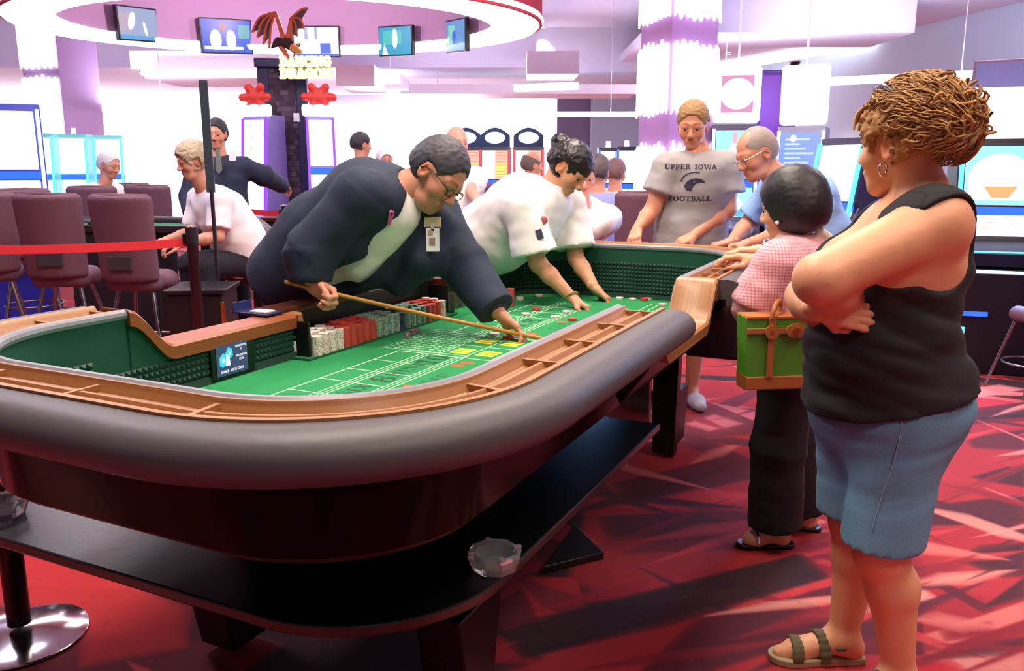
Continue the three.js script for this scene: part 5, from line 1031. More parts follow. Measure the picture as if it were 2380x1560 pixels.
// ---- the ring chandelier with its screens ----
{
  const C = V(-2.82, 0, -10.7), RI = 2.42, RO = 2.98, HB = 3.1;
  const g = thing('ring_canopy', 'large hanging ceiling ring with glowing white underside and mauve inner wall', 'ceiling ring', [C.x, 0, C.z]); g.scale.set(1.07, 1, .82);
  const wall = (r, t, m, n) => part(n, lathe([[r, HB], [r + t, HB], [r + t, CEIL], [r, CEIL], [r, HB]], 96), m, g);
  wall(RI, .03, std(0xb89cbc, .85), 'inner_wall'); wall(RO - .03, .03, std(0xd84a5c, .8), 'outer_wall');
  part('light_band', lathe([[RI - .02, HB + .03], [RI, HB - .03], [RO - .06, HB - .03], [RO + .02, HB + .05], [RO, HB + .09], [RI, HB + .05], [RI - .02, HB + .03]], 96), glow(0xffffff, 2.6, 0xffffff), g);
  for (let i = 0; i < 8; i++) { const a = i * Math.PI / 4, r = (RI + RO) / 2; rectLight(V(C.x + Math.cos(a) * r, HB - .06, C.z + Math.sin(a) * r), V(C.x + Math.cos(a) * r, 0, C.z + Math.sin(a) * r), .7, 2.0, 0xfff4fa, 3.2); }
  for (const [u, l, c] of [[520, 'left of the dragon wings', 0xff6a8c], [735, 'right of the dragon wings', 0xff8ab8]]) { const q = at(u, -14, -11.2), p = thing('stage_lamp', `pink stage lamp hanging inside the ring at the top edge, ${l}`, 'lamp', [q.x, q.y, q.z]); part('shade', lathe([[.0, .2], [.12, .18], [.2, .02], [.19, .02], [.11, .17], [0, .19]], 20), std(0xd8b8d8, .5), p); part('bulb', new THREE.SphereGeometry(.15, 16, 10).scale(1, .6, 1).translate(0, .03, 0), glow(c, 2), p); part('cable', cyl(.008, .008, CEIL - q.y - .2, 0, .2 + (CEIL - q.y - .2) / 2, 0, 8), M.black, p); const L = new THREE.PointLight(0xffd8ea, 5); L.position.set(q.x, q.y - .12, q.z); scene.add(L); }
  const pics = [(x, w, h) => { x.fillStyle = '#2f8fe0'; x.fillRect(0, 0, w, h); x.fillStyle = '#8fe0f0'; x.fillRect(w * .4, 0, 30, h); x.fillStyle = '#c58ac0'; x.fillRect(20, 60, 40, 30); },
    (x, w, h) => { x.fillStyle = '#9aa6c8'; x.fillRect(0, 0, w, h); x.fillStyle = '#b6a4b8'; x.fillRect(0, 20, 70, 90); x.fillStyle = '#f6fbff'; x.beginPath(); x.ellipse(84, 60, 22, 44, .4, 0, 7); x.ellipse(170, 90, 10, 34, -.2, 0, 7); x.fill(); x.fillStyle = '#58a0d8'; x.fillRect(0, h - 18, w, 18); },
    (x, w, h) => { x.fillStyle = '#2c5fd0'; x.fillRect(0, 0, w, h); x.fillStyle = '#5ea9b4'; x.fillRect(190, 20, 60, 60); x.fillStyle = '#ffffff'; x.beginPath(); x.ellipse(70, 90, 30, 46, 0, 0, 7); x.ellipse(150, 90, 26, 46, 0, 0, 7); x.fill(); x.fillRect(10, 118, 200, 14); x.fillStyle = '#7a4a48'; x.beginPath(); x.arc(108, 34, 18, 0, 7); x.fill(); },
    (x, w, h) => { x.fillStyle = '#eef2fb'; x.fillRect(0, 0, w, h); x.fillStyle = '#5a78d8'; x.fillRect(0, h - 12, w, 12); x.fillRect(150, 80, 60, 50); x.fillStyle = '#a8b0d8'; x.fillRect(60, 0, 20, 60); x.fillRect(120, 0, 16, 60); },
    (x, w, h) => { x.fillStyle = '#2f9fc8'; x.fillRect(0, 0, w, h); x.fillStyle = '#4fc0b8'; x.fillRect(30, 20, 150, 70); x.fillStyle = '#fff'; x.beginPath(); x.ellipse(126, 60, 22, 52, 0, 0, 7); x.moveTo(20, 144); x.lineTo(40, 84); x.lineTo(70, 144); x.fill(); },
    (x, w, h) => { x.fillStyle = '#5a90c8'; x.fillRect(0, 0, w, h); x.fillStyle = '#7cc8b8'; x.fillRect(30, 20, 90, 100); x.fillStyle = '#3c62d8'; x.beginPath(); x.ellipse(110, 80, 26, 34, 0, 0, 7); x.fill(); x.fillStyle = '#cfeef2'; x.fillRect(20, 70, 20, 60); }];
  const say = ['showing a blue picture, leftmost on the ring', 'showing a white-clad ballplayer, second on the ring', 'showing a face on a blue set, left of the dragon wings', 'showing a bright white picture right of the dragon wings', 'showing a white figure on teal, second from the ring end', 'showing a green and blue picture, at the ring end'];
  [[140, 5], [322, 56], [527, 84], [735, 97], [918, 95], [1058, 83]].forEach(([u, v], i) => {
    // where the sight line meets the far inner wall
    const d = at(u, v, -10).sub(V(0, 1.4, 0)), R = RI - .1, k = 1.07; let best = 0; for (let q = .5; q < 2; q += .002) { const X = (d.x * q - C.x) / k, Z = (d.z * q - C.z) / .82; if (X * X + Z * Z < R * R) best = q; }
    const z = d.z * best, c = at(u, v, z), dx = C.x - c.x, dz = C.z - c.z, wdt = [.72, .64, .7, .64, .6, .62][i], t = thing('wall_screen', 'ring television ' + say[i], 'television', [c.x, c.y, c.z], Math.atan2(dx, dz), null);
    t.rotation.x = .08; const hh = wdt * .62; part('bezel', box(wdt + .04, hh + .04, .06, 0, 0, -.035, 0, .008), M.black, t);
    const tx = canvasTex(256, 144, pics[i]); part('screen', new THREE.PlaneGeometry(wdt, hh), new THREE.MeshStandardMaterial({ color: 0x050505, emissive: 0xffffff, emissiveMap: tx, emissiveIntensity: 1.15, roughness: .3 }), t);
    part('bracket', box(.1, .1, .14, 0, 0, -.13), M.black, t);
  });
}
// ---- glowing columns with icicle edges ----
function icicle(a, b, h0, h1, teethTop, teethBot, n, amp, mat, parent, out) { // a panel standing from a to b with ragged ends
  const L = a.distanceTo(b), s = new THREE.Shape(), d = dirv(a, b), nrm = V(-d.z, 0, d.x); s.moveTo(0, h0);
  for (let i = 0; i <= n; i++) { const x = i / n * L; s.lineTo(x, h0 + (teethBot ? (i % 2 ? rr(.3, 1) * amp : -rr(0, .5) * amp) : 0)); }
  for (let i = n; i >= 0; i--) { const x = i / n * L; s.lineTo(x, h1 + (teethTop ? (i % 2 ? rr(.2, 1) * amp : -rr(0, .6) * amp) : 0)); }
  s.closePath(); const g = new THREE.ExtrudeGeometry(s, { depth: .02, bevelEnabled: false }).rotateY(-Math.atan2(d.z, d.x)).translate(a.x + nrm.x * out, 0, a.z + nrm.z * out);
  return part('frosted_panel', g, mat, parent);
}
{
  const z = -8.6, A = V(xAt(1483, 1.6, -9.05), 0, -9.05), B = V(xAt(1552, 1.6, -8.45), 0, -8.45), Cc = V(xAt(1656, 1.6, -8.75), 0, -8.75), D = A.clone().add(Cc).sub(B);
  const g = thing('glowing_column', 'square column of glowing white icicle panels with mauve bands behind the young man', 'column', [0, 0, 0]);
  const s = new THREE.Shape([A, B, Cc, D].map(p => new THREE.Vector2(p.x, -p.z))); part('core', new THREE.ExtrudeGeometry(s, { depth: CEIL - .02, bevelEnabled: false }).rotateX(-Math.PI / 2), std(0xb184c2, .8), g);
  const wl = glow(0xfaf8ff, 2.2, 0xffffff), H = v => at(1550, v, z).y;
  for (const [p, q] of [[A, B], [B, Cc]]) { icicle(p, q, H(44), 4.25, false, true, 14, .07, wl, g, .02); icicle(p, q, H(264), H(106), true, true, 14, .07, wl, g, .02); icicle(p, q, .1, H(345), true, false, 14, .08, wl, g, .02); }
  rectLight(mixv(B, Cc, .5).add(V(.15, 1.9, .25)), mixv(B, Cc, .5).add(V(.8, 1.9, 3)), .55, 2.6, 0xf2ecff, 3);
  const z2 = -13.4, a2 = V(xAt(68, 2, z2), 0, z2), b2 = V(xAt(163, 2, z2), 0, z2 + .15), c2 = V(b2.x + .2, 0, z2 - .7), d2 = V(a2.x + .1, 0, z2 - .7);
  const g2 = thing('glowing_column', 'distant glowing white column with a mauve band at the far left', 'column'); const s2 = new THREE.Shape([a2, b2, c2, d2].map(p => new THREE.Vector2(p.x, -p.z)));
  part('core', new THREE.ExtrudeGeometry(s2, { depth: CEIL - .02, bevelEnabled: false }).rotateX(-Math.PI / 2), std(0xb79ac8, .8), g2);
  const H2 = v => at(115, v, z2).y; icicle(a2, b2, H2(160), 4.2, false, true, 12, .07, wl, g2, .03); icicle(a2, b2, .1, H2(184), true, false, 12, .07, wl, g2, .03);
}
// ---- slot machines ----
const neon = { cyan: glow(0x6af0ff, 1.3), blue: glow(0x2f6bff, 1.4), red: glow(0xff3b4e, 1.2), white: glow(0xffffff, 2.2), violet: glow(0xa040ff, 1.2), soft: glow(0xdffcff, 1.5) };
const scr = {};
function screenMat(kind) {
  return scr[kind] ||= new THREE.MeshStandardMaterial({ color: 0x080808, roughness: .3, emissive: 0xffffff, emissiveIntensity: 1.5, emissiveMap: canvasTex(256, 256, (x, w, h) => {
    if (kind == 'pale') { x.fillStyle = '#f8ffff'; x.fillRect(0, 0, w, h); x.fillStyle = '#dfe8f0'; for (let i = 0; i < 5; i++) x.fillRect(rr(0, 200), rr(60, 240), rr(10, 40), 4); }
    else if (kind == 'reels') { x.fillStyle = '#f2f2f2'; x.fillRect(0, 0, w, h); x.fillStyle = '#f2a08c'; x.fillRect(130, 0, 126, h); x.fillStyle = '#f0d060'; x.fillRect(140, 110, 100, 120); for (let i = 0; i < 8; i++) { x.fillStyle = '#c06a58'; x.fillRect(140, 16 + i * 28, 96, 4); } }
    else if (kind == 'teal') { x.fillStyle = '#8fd8d8'; x.fillRect(0, 0, w, h); x.fillStyle = '#e8fbff'; x.beginPath(); x.moveTo(128, 30); x.lineTo(230, 200); x.lineTo(30, 200); x.fill(); x.fillStyle = '#4aa0c0'; x.fillRect(0, 200, w, 56); x.fillStyle = '#e0a0b0'; x.fillRect(110, 10, 30, 60); }
    else if (kind == 'bluelist') { x.fillStyle = '#6a86cc'; x.fillRect(0, 0, w, h); x.fillStyle = '#a8c0ee'; for (let i = 0; i < 8; i++) x.fillRect(30, 30 + i * 24, rr(90, 190), 10); x.fillStyle = '#d8e8f8'; x.beginPath(); x.arc(80, 30, 20, 0, 7); x.fill(); }
    else if (kind == 'arch') { x.fillStyle = '#8fe6ee'; x.fillRect(0, 0, w, h); x.fillStyle = '#ffffff'; x.beginPath(); x.arc(128, 150, 118, Math.PI, 0); x.lineTo(246, 236); x.lineTo(10, 236); x.fill(); x.fillStyle = '#e8a06a'; x.beginPath(); x.moveTo(70, 176); x.lineTo(190, 176); x.lineTo(160, 226); x.lineTo(100, 226); x.fill(); x.fillStyle = '#fdf4ea'; x.beginPath(); x.ellipse(130, 150, 46, 26, 0, 0, 7); x.fill(); }
    else { x.fillStyle = '#ffffff'; x.fillRect(0, 0, w, h); x.fillStyle = '#d9c2b4'; for (let i = 0; i < 12; i++) x.fillRect(rr(10, 220), rr(20, 220), rr(10, 30), rr(6, 20)); }
  }) });
}
function slot(pos, yaw, label, o = {}) {
  const w = o.w || .56, h = o.h || 1.9, g = thing('slot_machine', label, 'slot machine', pos, yaw, o.group), cab = o.cab || std(0x171a36, .3);
  const side = [[-.32, 0], [.22, 0], [.24, .66], [.40, .72], [.40, .80], [.2, .88], [.1, h * .68], [.14, h * .7], [.06, h], [-.32, h]];
  part('cabinet', new THREE.ExtrudeGeometry(new THREE.Shape(side.map(p => new THREE.Vector2(...p))), { depth: w - .02, bevelEnabled: true, bevelThickness: .01, bevelSize: .006, bevelSegments: 1 }).rotateY(-Math.PI / 2).translate(w / 2 - .01, 0, 0), cab, g);
  const tilt = (y0, y1, z0, z1, ww, m, n, off = .012) => { const L = Math.hypot(y1 - y0, z1 - z0); return part(n, box(ww, L, .02).rotateX(Math.atan2(z1 - z0, y1 - y0)).translate(0, (y0 + y1) / 2, (z0 + z1) / 2 + off), m, g); };
  tilt(.92, h * .66, .19, .11, w * .82, screenMat(o.lower || 'pale'), 'lower_screen'); tilt(h * .71, h * .97, .135, .07, w * .82, screenMat(o.upper || 'pale'), 'upper_screen');
  part('button_deck', box(w * .9, .02, .14, 0, .81, .32, 0, .005), o.deck || neon.blue, g);
  for (const m of [-1, 1]) tilt(.86, h * .98, .2, .07, .03, o.edge || neon.cyan, 'edge_light', .022).position.x = m * w * .46;
  tilt(h * .665, h * .7, .12, .135, w * .9, o.band || neon.blue, 'light_band', .015);
  if (o.topper == 'crest') { const s = new THREE.Shape(); s.moveTo(-w * .46, 0); s.lineTo(w * .46, 0); s.lineTo(w * .46, .18); s.quadraticCurveTo(w * .2, .3, 0, .3); s.quadraticCurveTo(-w * .2, .3, -w * .46, .18); s.closePath(); const t = part('topper', new THREE.ExtrudeGeometry(s, { depth: .08, bevelEnabled: true, bevelSize: .008, bevelThickness: .008, bevelSegments: 1 }).translate(0, h, -.06), std(0x243a66, .3), g); const c = part('topper_glow', new THREE.SphereGeometry(.13, 18, 10).scale(1.25, .7, .25).translate(0, h + .15, .04), neon.white, t); }
  if (o.topper == 'sign') { const r = new RoundedBoxGeometry(w * 1.0, .56, .09, 4, .045).translate(0, h + .3, 0); const t = part('topper_sign', r, glow(0xffffff, 2.2, 0xffffff), g); part('sign_face', new RoundedBoxGeometry(w * .68, .36, .02, 3, .009).translate(0, h + .3, .046), new THREE.MeshStandardMaterial({ color: 0x222222, emissive: o.sign || 0xe6a0cc, emissiveIntensity: 1.0 }), t); part('sign_medallion', new THREE.SphereGeometry(.15, 20, 12).scale(1.1, 1, .12).translate(0, h + .3, .058), neon.white, t); part('hanging_rod', cyl(.01, .01, 4.28 - h - .6 > 0 ? Math.min(.9, 3.6 - h - .6) : .2, 0, h + .58 + Math.min(.45, (3.6 - h - .6) / 2), 0, 8), M.white, t); }
  if (o.topper == 'lit') part('topper', new RoundedBoxGeometry(w * 1.04, .36, .16, 3, .03).translate(0, h + .19, -.05), neon.white, g);
  if (o.candle) part('candle', cyl(.03, .035, .09, 0, h + .05 + (o.topper == 'crest' ? .3 : 0), -.05, 12), neon.soft, g);
  return g;
}
const toCam = (p, k = 1) => Math.atan2(-p.x, -p.z) * k;
const spot = (u, z) => { const x = xAt(u, 1.2, z); return [x, 0, z]; };
{
  const yl = .2;
  [[102, -11.8, 'first cyan-edged slot machine right of the large blue cabinet'], [180, -12.1, 'second cyan-edged slot machine right of the large blue cabinet'], [262, -12.5, 'third cyan-edged slot machine, behind the white-haired man']].forEach(([u, z, l]) => slot(spot(u, z), yl, l, { cab: std(0x7fd8dc, .3), candle: 1, w: .4, lower: 'pale', upper: 'pale', edge: neon.cyan, h: 1.86 }));
  slot(spot(22, -7.6), .5, 'large blue slot cabinet at the left edge of the hall', { cab: std(0x2a35b0, .3), w: .62, h: 1.95, lower: 'speck', upper: 'pale', edge: neon.soft });
  [[1085, -13.6, 'red-striped slot machine left of the crest row, partly behind the capped man'], [1151, -13.6, 'red-striped slot machine with a glowing crest in the middle of the row'], [1228, -13.6, 'red-striped slot machine with a glowing crest, right end of the row']].forEach(([u, z, l]) => slot(spot(u, z), -.02, l, { topper: 'crest', lower: 'pale', upper: 'reels', edge: neon.red, h: 1.72, w: .5, candle: 0 }));
  [[1310, -14.4, 'dark slot machine behind the bun of the white-shirted dealer', 'speck'], [1412, -12.2, 'slot machine with bright white top screen left of the glowing column', 'pale'], [1455, -11.8, 'narrow slot machine standing against the glowing column', 'pale']].forEach(([u, z, l, k]) => slot(spot(u, z), -.05, l, { lower: k, upper: k, edge: neon.blue, h: 1.68, w: .28, candle: 1 }));
  slot(spot(1702, -8.6), -.2, 'slot machine with a round pink sign, behind the older man', { topper: 'sign', upper: 'teal', lower: 'teal', edge: neon.soft, w: .46, h: 1.82, cab: std(0x4a4560, .3) });
  slot(spot(1856, -8.2), -.45, 'slot machine with a plain white sign and blue list screen', { topper: 'sign', sign: 0xffffff, upper: 'bluelist', lower: 'bluelist', edge: neon.soft, w: .44, h: 1.78, cab: std(0x8a86a8, .3) });
  const vb = thing('violet_lightbox', 'tall violet glowing box standing between the two white slot signs', 'lightbox', spot(1786, -8.9)); part('box_body', box(.4, 1.3, .3, 0, 1.72, 0, 0, .02), std(0x3a1060, .4), vb); part('glow_face', box(.36, 1.2, .02, 0, 1.72, .16, 0, .006), glow(0x8a22d0, .75), vb); part('stand', box(.2, 1.1, .2, 0, .55, 0), M.black, vb);
  slot(spot(1912, -9.8), -.5, 'slot machine with a square white screen left of the dark cabinet', { upper: 'pale', lower: 'speck', edge: neon.soft, w: .36, h: 1.7, cab: std(0x5a4a9a, .3) });
  slot(spot(1968, -6.6), -1.2, 'dark purple slot cabinet seen from its side', { upper: 'pale', lower: 'pale', edge: neon.cyan, w: .5, h: 1.62, cab: std(0x2a2350, .3) });
  slot(spot(2060, -10), -.9, 'small blue-lit slot machine behind the woman in black', { upper: 'pale', lower: 'bluelist', edge: neon.cyan, w: .5, h: 1.6 });
  const big = slot(spot(2312, -6.2), -.32, 'large cyan-lit slot machine at the right edge behind the woman in black', { topper: 'lit', upper: 'arch', lower: 'speck', edge: neon.cyan, deck: neon.cyan, w: .56, h: 1.6, cab: std(0x14142c, .3) });
  const bs = thing('base_cabinet', 'black base cabinet with small blue lights under the large cyan slot machine', 'cabinet', spot(2325, -5.7), -.32); part('base_body', box(.8, .70, .3, 0, .35, 0, 0, .01), std(0x0b0a18, .4), bs); part('foot_light', box(.34, .03, .02, -.2, .42, .16), neon.blue, bs); part('foot_light', box(.12, .05, .02, -.22, .3, .16), neon.cyan, bs);
  rectLight(V(xAt(2310, 1.3, -6) - .15, 1.3, -5.75), V(1.5, 1.2, -2.2), .6, 1.2, 0x7fb8ff, 22);
  rectLight(V(xAt(1786, 1.7, -8.6), 1.7, -8.6), V(1.2, 1.2, -4), .5, 1.2, 0x8a5cff, 24);
}
{ // framed panel high on the right wall
  const p = at(2345, 185, -6.6), g = thing('wall_panel', 'purple speckled framed panel high on the right wall', 'picture', [p.x, p.y, p.z], -.5); part('frame', box(.5, .3, .05, 0, 0, 0, 0, .01), std(0x7a5a78, .5), g); part('panel_face', box(.46, .26, .01, 0, 0, .028), std(0x7a74b8, .6, { map: grainTex(128, 200, 60, .6, .6, 4) }), g);
}
// ---- dragon pillar ----
{
  const z = -10.6, c = V(xAt(671, 1.6, z), 0, z), g = thing('stone_pillar', 'dark stone pillar under the dragon sign', 'pillar', [c.x, 0, c.z], .1);
  const stone = canvasTex(256, 512, (x, w, h) => { x.fillStyle = '#3a2f46'; x.fillRect(0, 0, w, h); for (let j = 0; j < 40; j++) { let a = rr(-30, 0); while (a < w) { const l = rr(18, 60); const v = rr(30, 76) | 0; x.fillStyle = `rgb(${v + 26},${v + 8},${v + 24})`; x.fillRect(a, j * 12.8 + 1, l - 2, 10.6); a += l; } } }, true);
  part('core', box(.44, 2.58, .42, 0, 1.29, 0), std(0xffffff, .85, { map: stone, bumpMap: stone, bumpScale: .02 }), g);
  for (const m of [-1, 1]) part('corner_post', box(.13, 2.6, .13, m * .225, 1.3, .16, 0, .01), std(0x262050, .4), g);
  part('notice', box(.07, .1, .01, .15, 2.0, .225), M.white, g); part('cap', box(.62, .1, .56, 0, 2.63, 0, 0, .01), std(0x33305c, .4), g);
  const sg = thing('dragon_sign', 'glowing cream dragon lettering sign mounted on the stone pillar', 'sign', [c.x, 0, c.z]);
  const tx = canvasTex(512, 256, (x, w, h) => { x.clearRect(0, 0, w, h); x.font = 'bold 118px serif'; x.textAlign = 'center'; x.lineWidth = 26; x.strokeStyle = '#f4eeb0'; x.fillStyle = '#ffffff'; x.lineJoin = 'round'; for (const [t, y] of [['DANCING', 108], ['DRAGON', 222]]) { x.strokeText(t, 256, y, 470); x.fillText(t, 256, y, 470); } x.fillStyle = '#8a7a50'; x.font = 'bold 100px serif'; });
  const a = at(710, 158, z + .45), yy = a.y; part('letter_face', new THREE.PlaneGeometry(.66, .30).translate(a.x - c.x, yy, a.z - c.z), new THREE.MeshStandardMaterial({ color: 0x222222, emissive: 0xffffff, emissiveMap: tx, emissiveIntensity: 1.6, alphaMap: null, map: tx, transparent: true, alphaTest: .3 }), sg);
  part('sign_backing', box(.6, .2, .06, a.x - c.x, yy, a.z - c.z - .06, 0, .02), std(0x8a7a4a, .5), sg); part('sign_arm', box(.08, .08, .3, a.x - c.x - .1, yy, a.z - c.z - .22), M.black, sg);
  // dragon wings
  const wg = thing('dragon_sculpture', 'orange and dark winged dragon sculpture perched above the lettering sign', 'sculpture', [0, 0, 0]);
  const zz = z + .3, A = (u, v, d = 0) => at(u, v, zz + d), orange = std(0xe0764a, .5), membrane = std(0x5a4a48, .7), dark = std(0x3a2420, .7), fire = std(0xf0a040, .5);
  const wing = (tips, root, knuckle, n) => {
    part('wing_bone', bar(A(...root), A(...knuckle), .035, .02, 8), orange, wg);
    for (let i = 0; i < tips.length; i++) { part('wing_finger', tube([A(...knuckle), A((knuckle[0] + tips[i][0]) / 2 + (tips[i][0] - knuckle[0]) * .18, (knuckle[1] + tips[i][1]) / 2 - 10), A(...tips[i])], .014, 14, 6), orange, wg); }
    for (let i = 0; i + 1 < tips.length; i++) { const g = new THREE.BufferGeometry(), q = [], k = A(...knuckle), t0 = A(...tips[i]), t1 = A(...tips[i + 1]), m0 = A((knuckle[0] + tips[i][0]) / 2 + (tips[i][0] - knuckle[0]) * .18, (knuckle[1] + tips[i][1]) / 2 - 10, -.01), m1 = A((knuckle[0] + tips[i + 1][0]) / 2 + (tips[i + 1][0] - knuckle[0]) * .18, (knuckle[1] + tips[i + 1][1]) / 2 - 10, -.01), e = mixv(mixv(t0, t1, .5), k, .25); const tri = (a, b, c) => q.push(...a.toArray(), ...b.toArray(), ...c.toArray()); tri(k, m0, m1); tri(m0, t0, e); tri(m0, e, m1); tri(m1, e, t1); g.setAttribute('position', new THREE.Float32BufferAttribute(q, 3)); g.setAttribute('uv', new THREE.Float32BufferAttribute(new Float32Array(q.length / 3 * 2), 2)); g.computeVertexNormals(); part('wing_membrane', g, new THREE.MeshStandardMaterial({ color: 0x6a5a56, roughness: .7, side: THREE.DoubleSide }), wg); }
  };
  wing([[586, 76], [598, 88], [612, 104], [626, 112]], [660, 92], [640, 28]); wing([[716, 20], [706, 66], [690, 84], [678, 104]], [668, 94], [676, 42]);
  part('body', (() => { const F = new Field(); F.cap(A(646, 98), A(668, 100), .05, .06, .04).cap(A(668, 100), A(684, 116), .055, .04, .03).cap(A(646, 98), A(632, 110), .045, .015, .03).cap(A(684, 112), A(694, 104), .03, .02, .02); return F.mesh(.012); })(), dark, wg);
  part('head', (() => { const F = new Field(); F.cap(A(682, 112, .06), A(696, 120, .12), .045, .03, .02).cap(A(680, 108, .05), A(672, 96, .02), .016, .005, .01).cap(A(690, 108, .05), A(698, 98, .02), .016, .005, .01); return F.mesh(.012); })(), fire, wg);
  part('tail', tube([A(650, 104), A(664, 126), A(668, 150), A(660, 175)], .03, 20, 8), orange, wg);
  for (const [u0, u1, l] of [[572, 632, 'left'], [712, 776, 'right']]) {
    const m = at((u0 + u1) / 2, 300, z + .62), s = slot([m.x, 0, m.z], l == 'left' ? -.25 : .25, `white glowing dragon slot machine ${l} of the stone pillar`, { cab: std(0x8f7ac8, .3), edge: neon.violet, upper: 'speck', lower: 'pale', w: .32, h: 2.0, deck: neon.cyan });
    const f = part('topper', (() => { const F = new Field(), p = V(0, 2.2, 0); F.ball(p, .09, .04); for (let i = 0; i < 6; i++) { const a = i * 1.05; F.cap(p, p.clone().add(V(Math.cos(a) * .16, Math.sin(a) * .13, .05)), .06, .045, .03); } return F.mesh(.014); })(), std(0xd83a30, .5), s);
    part('topper_plate', new RoundedBoxGeometry(.4, .14, .1, 3, .04).translate(0, 2.05, .05), neon.white, f);
  }
}
// ---- stools with tall curved backs ----
function makeStool(label, pos, turn) {
  const g = thing('casino_stool', label, 'chair', pos, turn, null), back = [], n = 14;
  const F = new Field(); // back: thin curved pad
  for (let i = 0; i < 17; i++) { const a = (i / 16 - .5) * 1.5, x = Math.sin(a) * .27, z = .22 - (1 - Math.cos(a)) * .22; F.cap(V(x * .94, .70, z), V(x * 1.04, 1.2, z + .05), .024, .026, .03); }
  part('backrest', F.mesh(.014), M.brownpurple, g);
  const S = new Field(); S.cap(V(-.14, .66, -.04), V(.14, .66, -.04), .07, .07, .1).cap(V(-.12, .66, .12), V(.12, .66, .12), .07, .07, .1).cut(V(0, -1, 0), V(0, .6, 0)); part('seat', S.mesh(.014), M.brownpurple, g);
  part('piping', tube([V(-.19, 1.226, .205), V(-.1, 1.23, .25), V(0, 1.232, .272), V(.1, 1.23, .25), V(.19, 1.226, .205)], .01, 24, 8), std(0x6a3f3e, .5), g);
  for (const x of [-1, 1]) for (const z of [-1, 1]) part('leg', bar(V(x * .12, .6, z * .1 + .02), V(x * .24, 0, z * .22 + .02), .014, .013, 10), M.steel, g);
  part('foot_ring', new THREE.TorusGeometry(.22, .009, 8, 32).rotateX(Math.PI / 2).translate(0, .26, .02), M.steel, g);
  part('back_plate', box(.16, .09, .012, 0, .80, .268, 0, .004), std(0x3c3a44, .4), g);
  return g;
}
const st0 = makeStool('tall purple-brown casino stool crossed by the red belt, nearest the stanchion', [xAt(330, .9, -5.55), 0, -5.55], -.12);
dup(st0, 'tall purple-brown casino stool second from the stanchion, crossed by the red belt', [xAt(150, .9, -5.75), 0, -5.75], .12);
dup(st0, 'tall purple-brown casino stool cut by the left edge of the picture', [xAt(-30, .9, -6), 0, -6], .5);
dup(st0, 'purple-brown stool turned sideways between the two front stools', [xAt(232, .9, -7.95), 0, -7.95], .25);
dup(st0, 'purple-brown stool behind the second stool, under the blue slot cabinet', [xAt(60, .9, -7.0), 0, -7.0], .5);
dup(st0, 'purple-brown stool at the far side of the card table', [xAt(365, .9, -8.3), 0, -8.3], .1);
dup(st0, 'purple-brown stool in the second pit row behind the card table', [xAt(330, .9, -9.4), 0, -9.4], 0);
dup(st0, 'purple-red stool beyond the far rail of the craps table', [xAt(1478, .9, -6.2), 0, -6.2], .1);
dup(st0, 'purple-red stool in front of the red-striped slot machines', [xAt(1118, .9, -9.2), 0, -9.2], 0);
{ const k = dup(st0, 'low dark red stool at the right edge in front of the large cyan machine', [xAt(2405, .5, -5.1), 0, -5.1], 1.7); k.scale.setScalar(.74); }
dup(st0, 'dark red stool under the small distant player in white', [xAt(1990, .9, -7.95), 0, -7.95], 2.6);
// ---- card table ----
{
  const p = V(xAt(262, .9, -6.85), 0, -6.85), g = thing('card_table', 'green felt card table with padded rail beside the seated white-haired players', 'table', [p.x, 0, p.z], -.15);
  const half = (r, n = 30) => { const s = new THREE.Shape(); s.moveTo(-r, 0); for (let i = 0; i <= n; i++) { const a = Math.PI + i / n * Math.PI; s.lineTo(Math.cos(a) * r, Math.sin(a) * r * .72); } s.closePath(); return s; };
  part('felt', slab(half(.76), .9, .925, .004), std(0x2f7a58, .9), g);
  part('padded_rail', tube(Array.from({ length: 25 }, (_, i) => { const a = i / 24 * Math.PI; return V(Math.cos(a) * .8, .93, -Math.sin(a) * -.58 * -1); }).map(v => V(v.x, v.y, -v.z * -1)), .05, 60, 12), std(0x2a2222, .45), g);
  part('pedestal', box(.8, .88, .3, 0, .45, -.12, 0, .02), std(0x14121c, .5), g); part('chip_tray', box(.5, .05, .14, 0, .94, -.1, 0, .01), std(0x1b1b20, .35), g);
  part('dealer_edge', box(1.5, .06, .05, 0, .91, .02, 0, .01), std(0x241c22, .4), g);
}
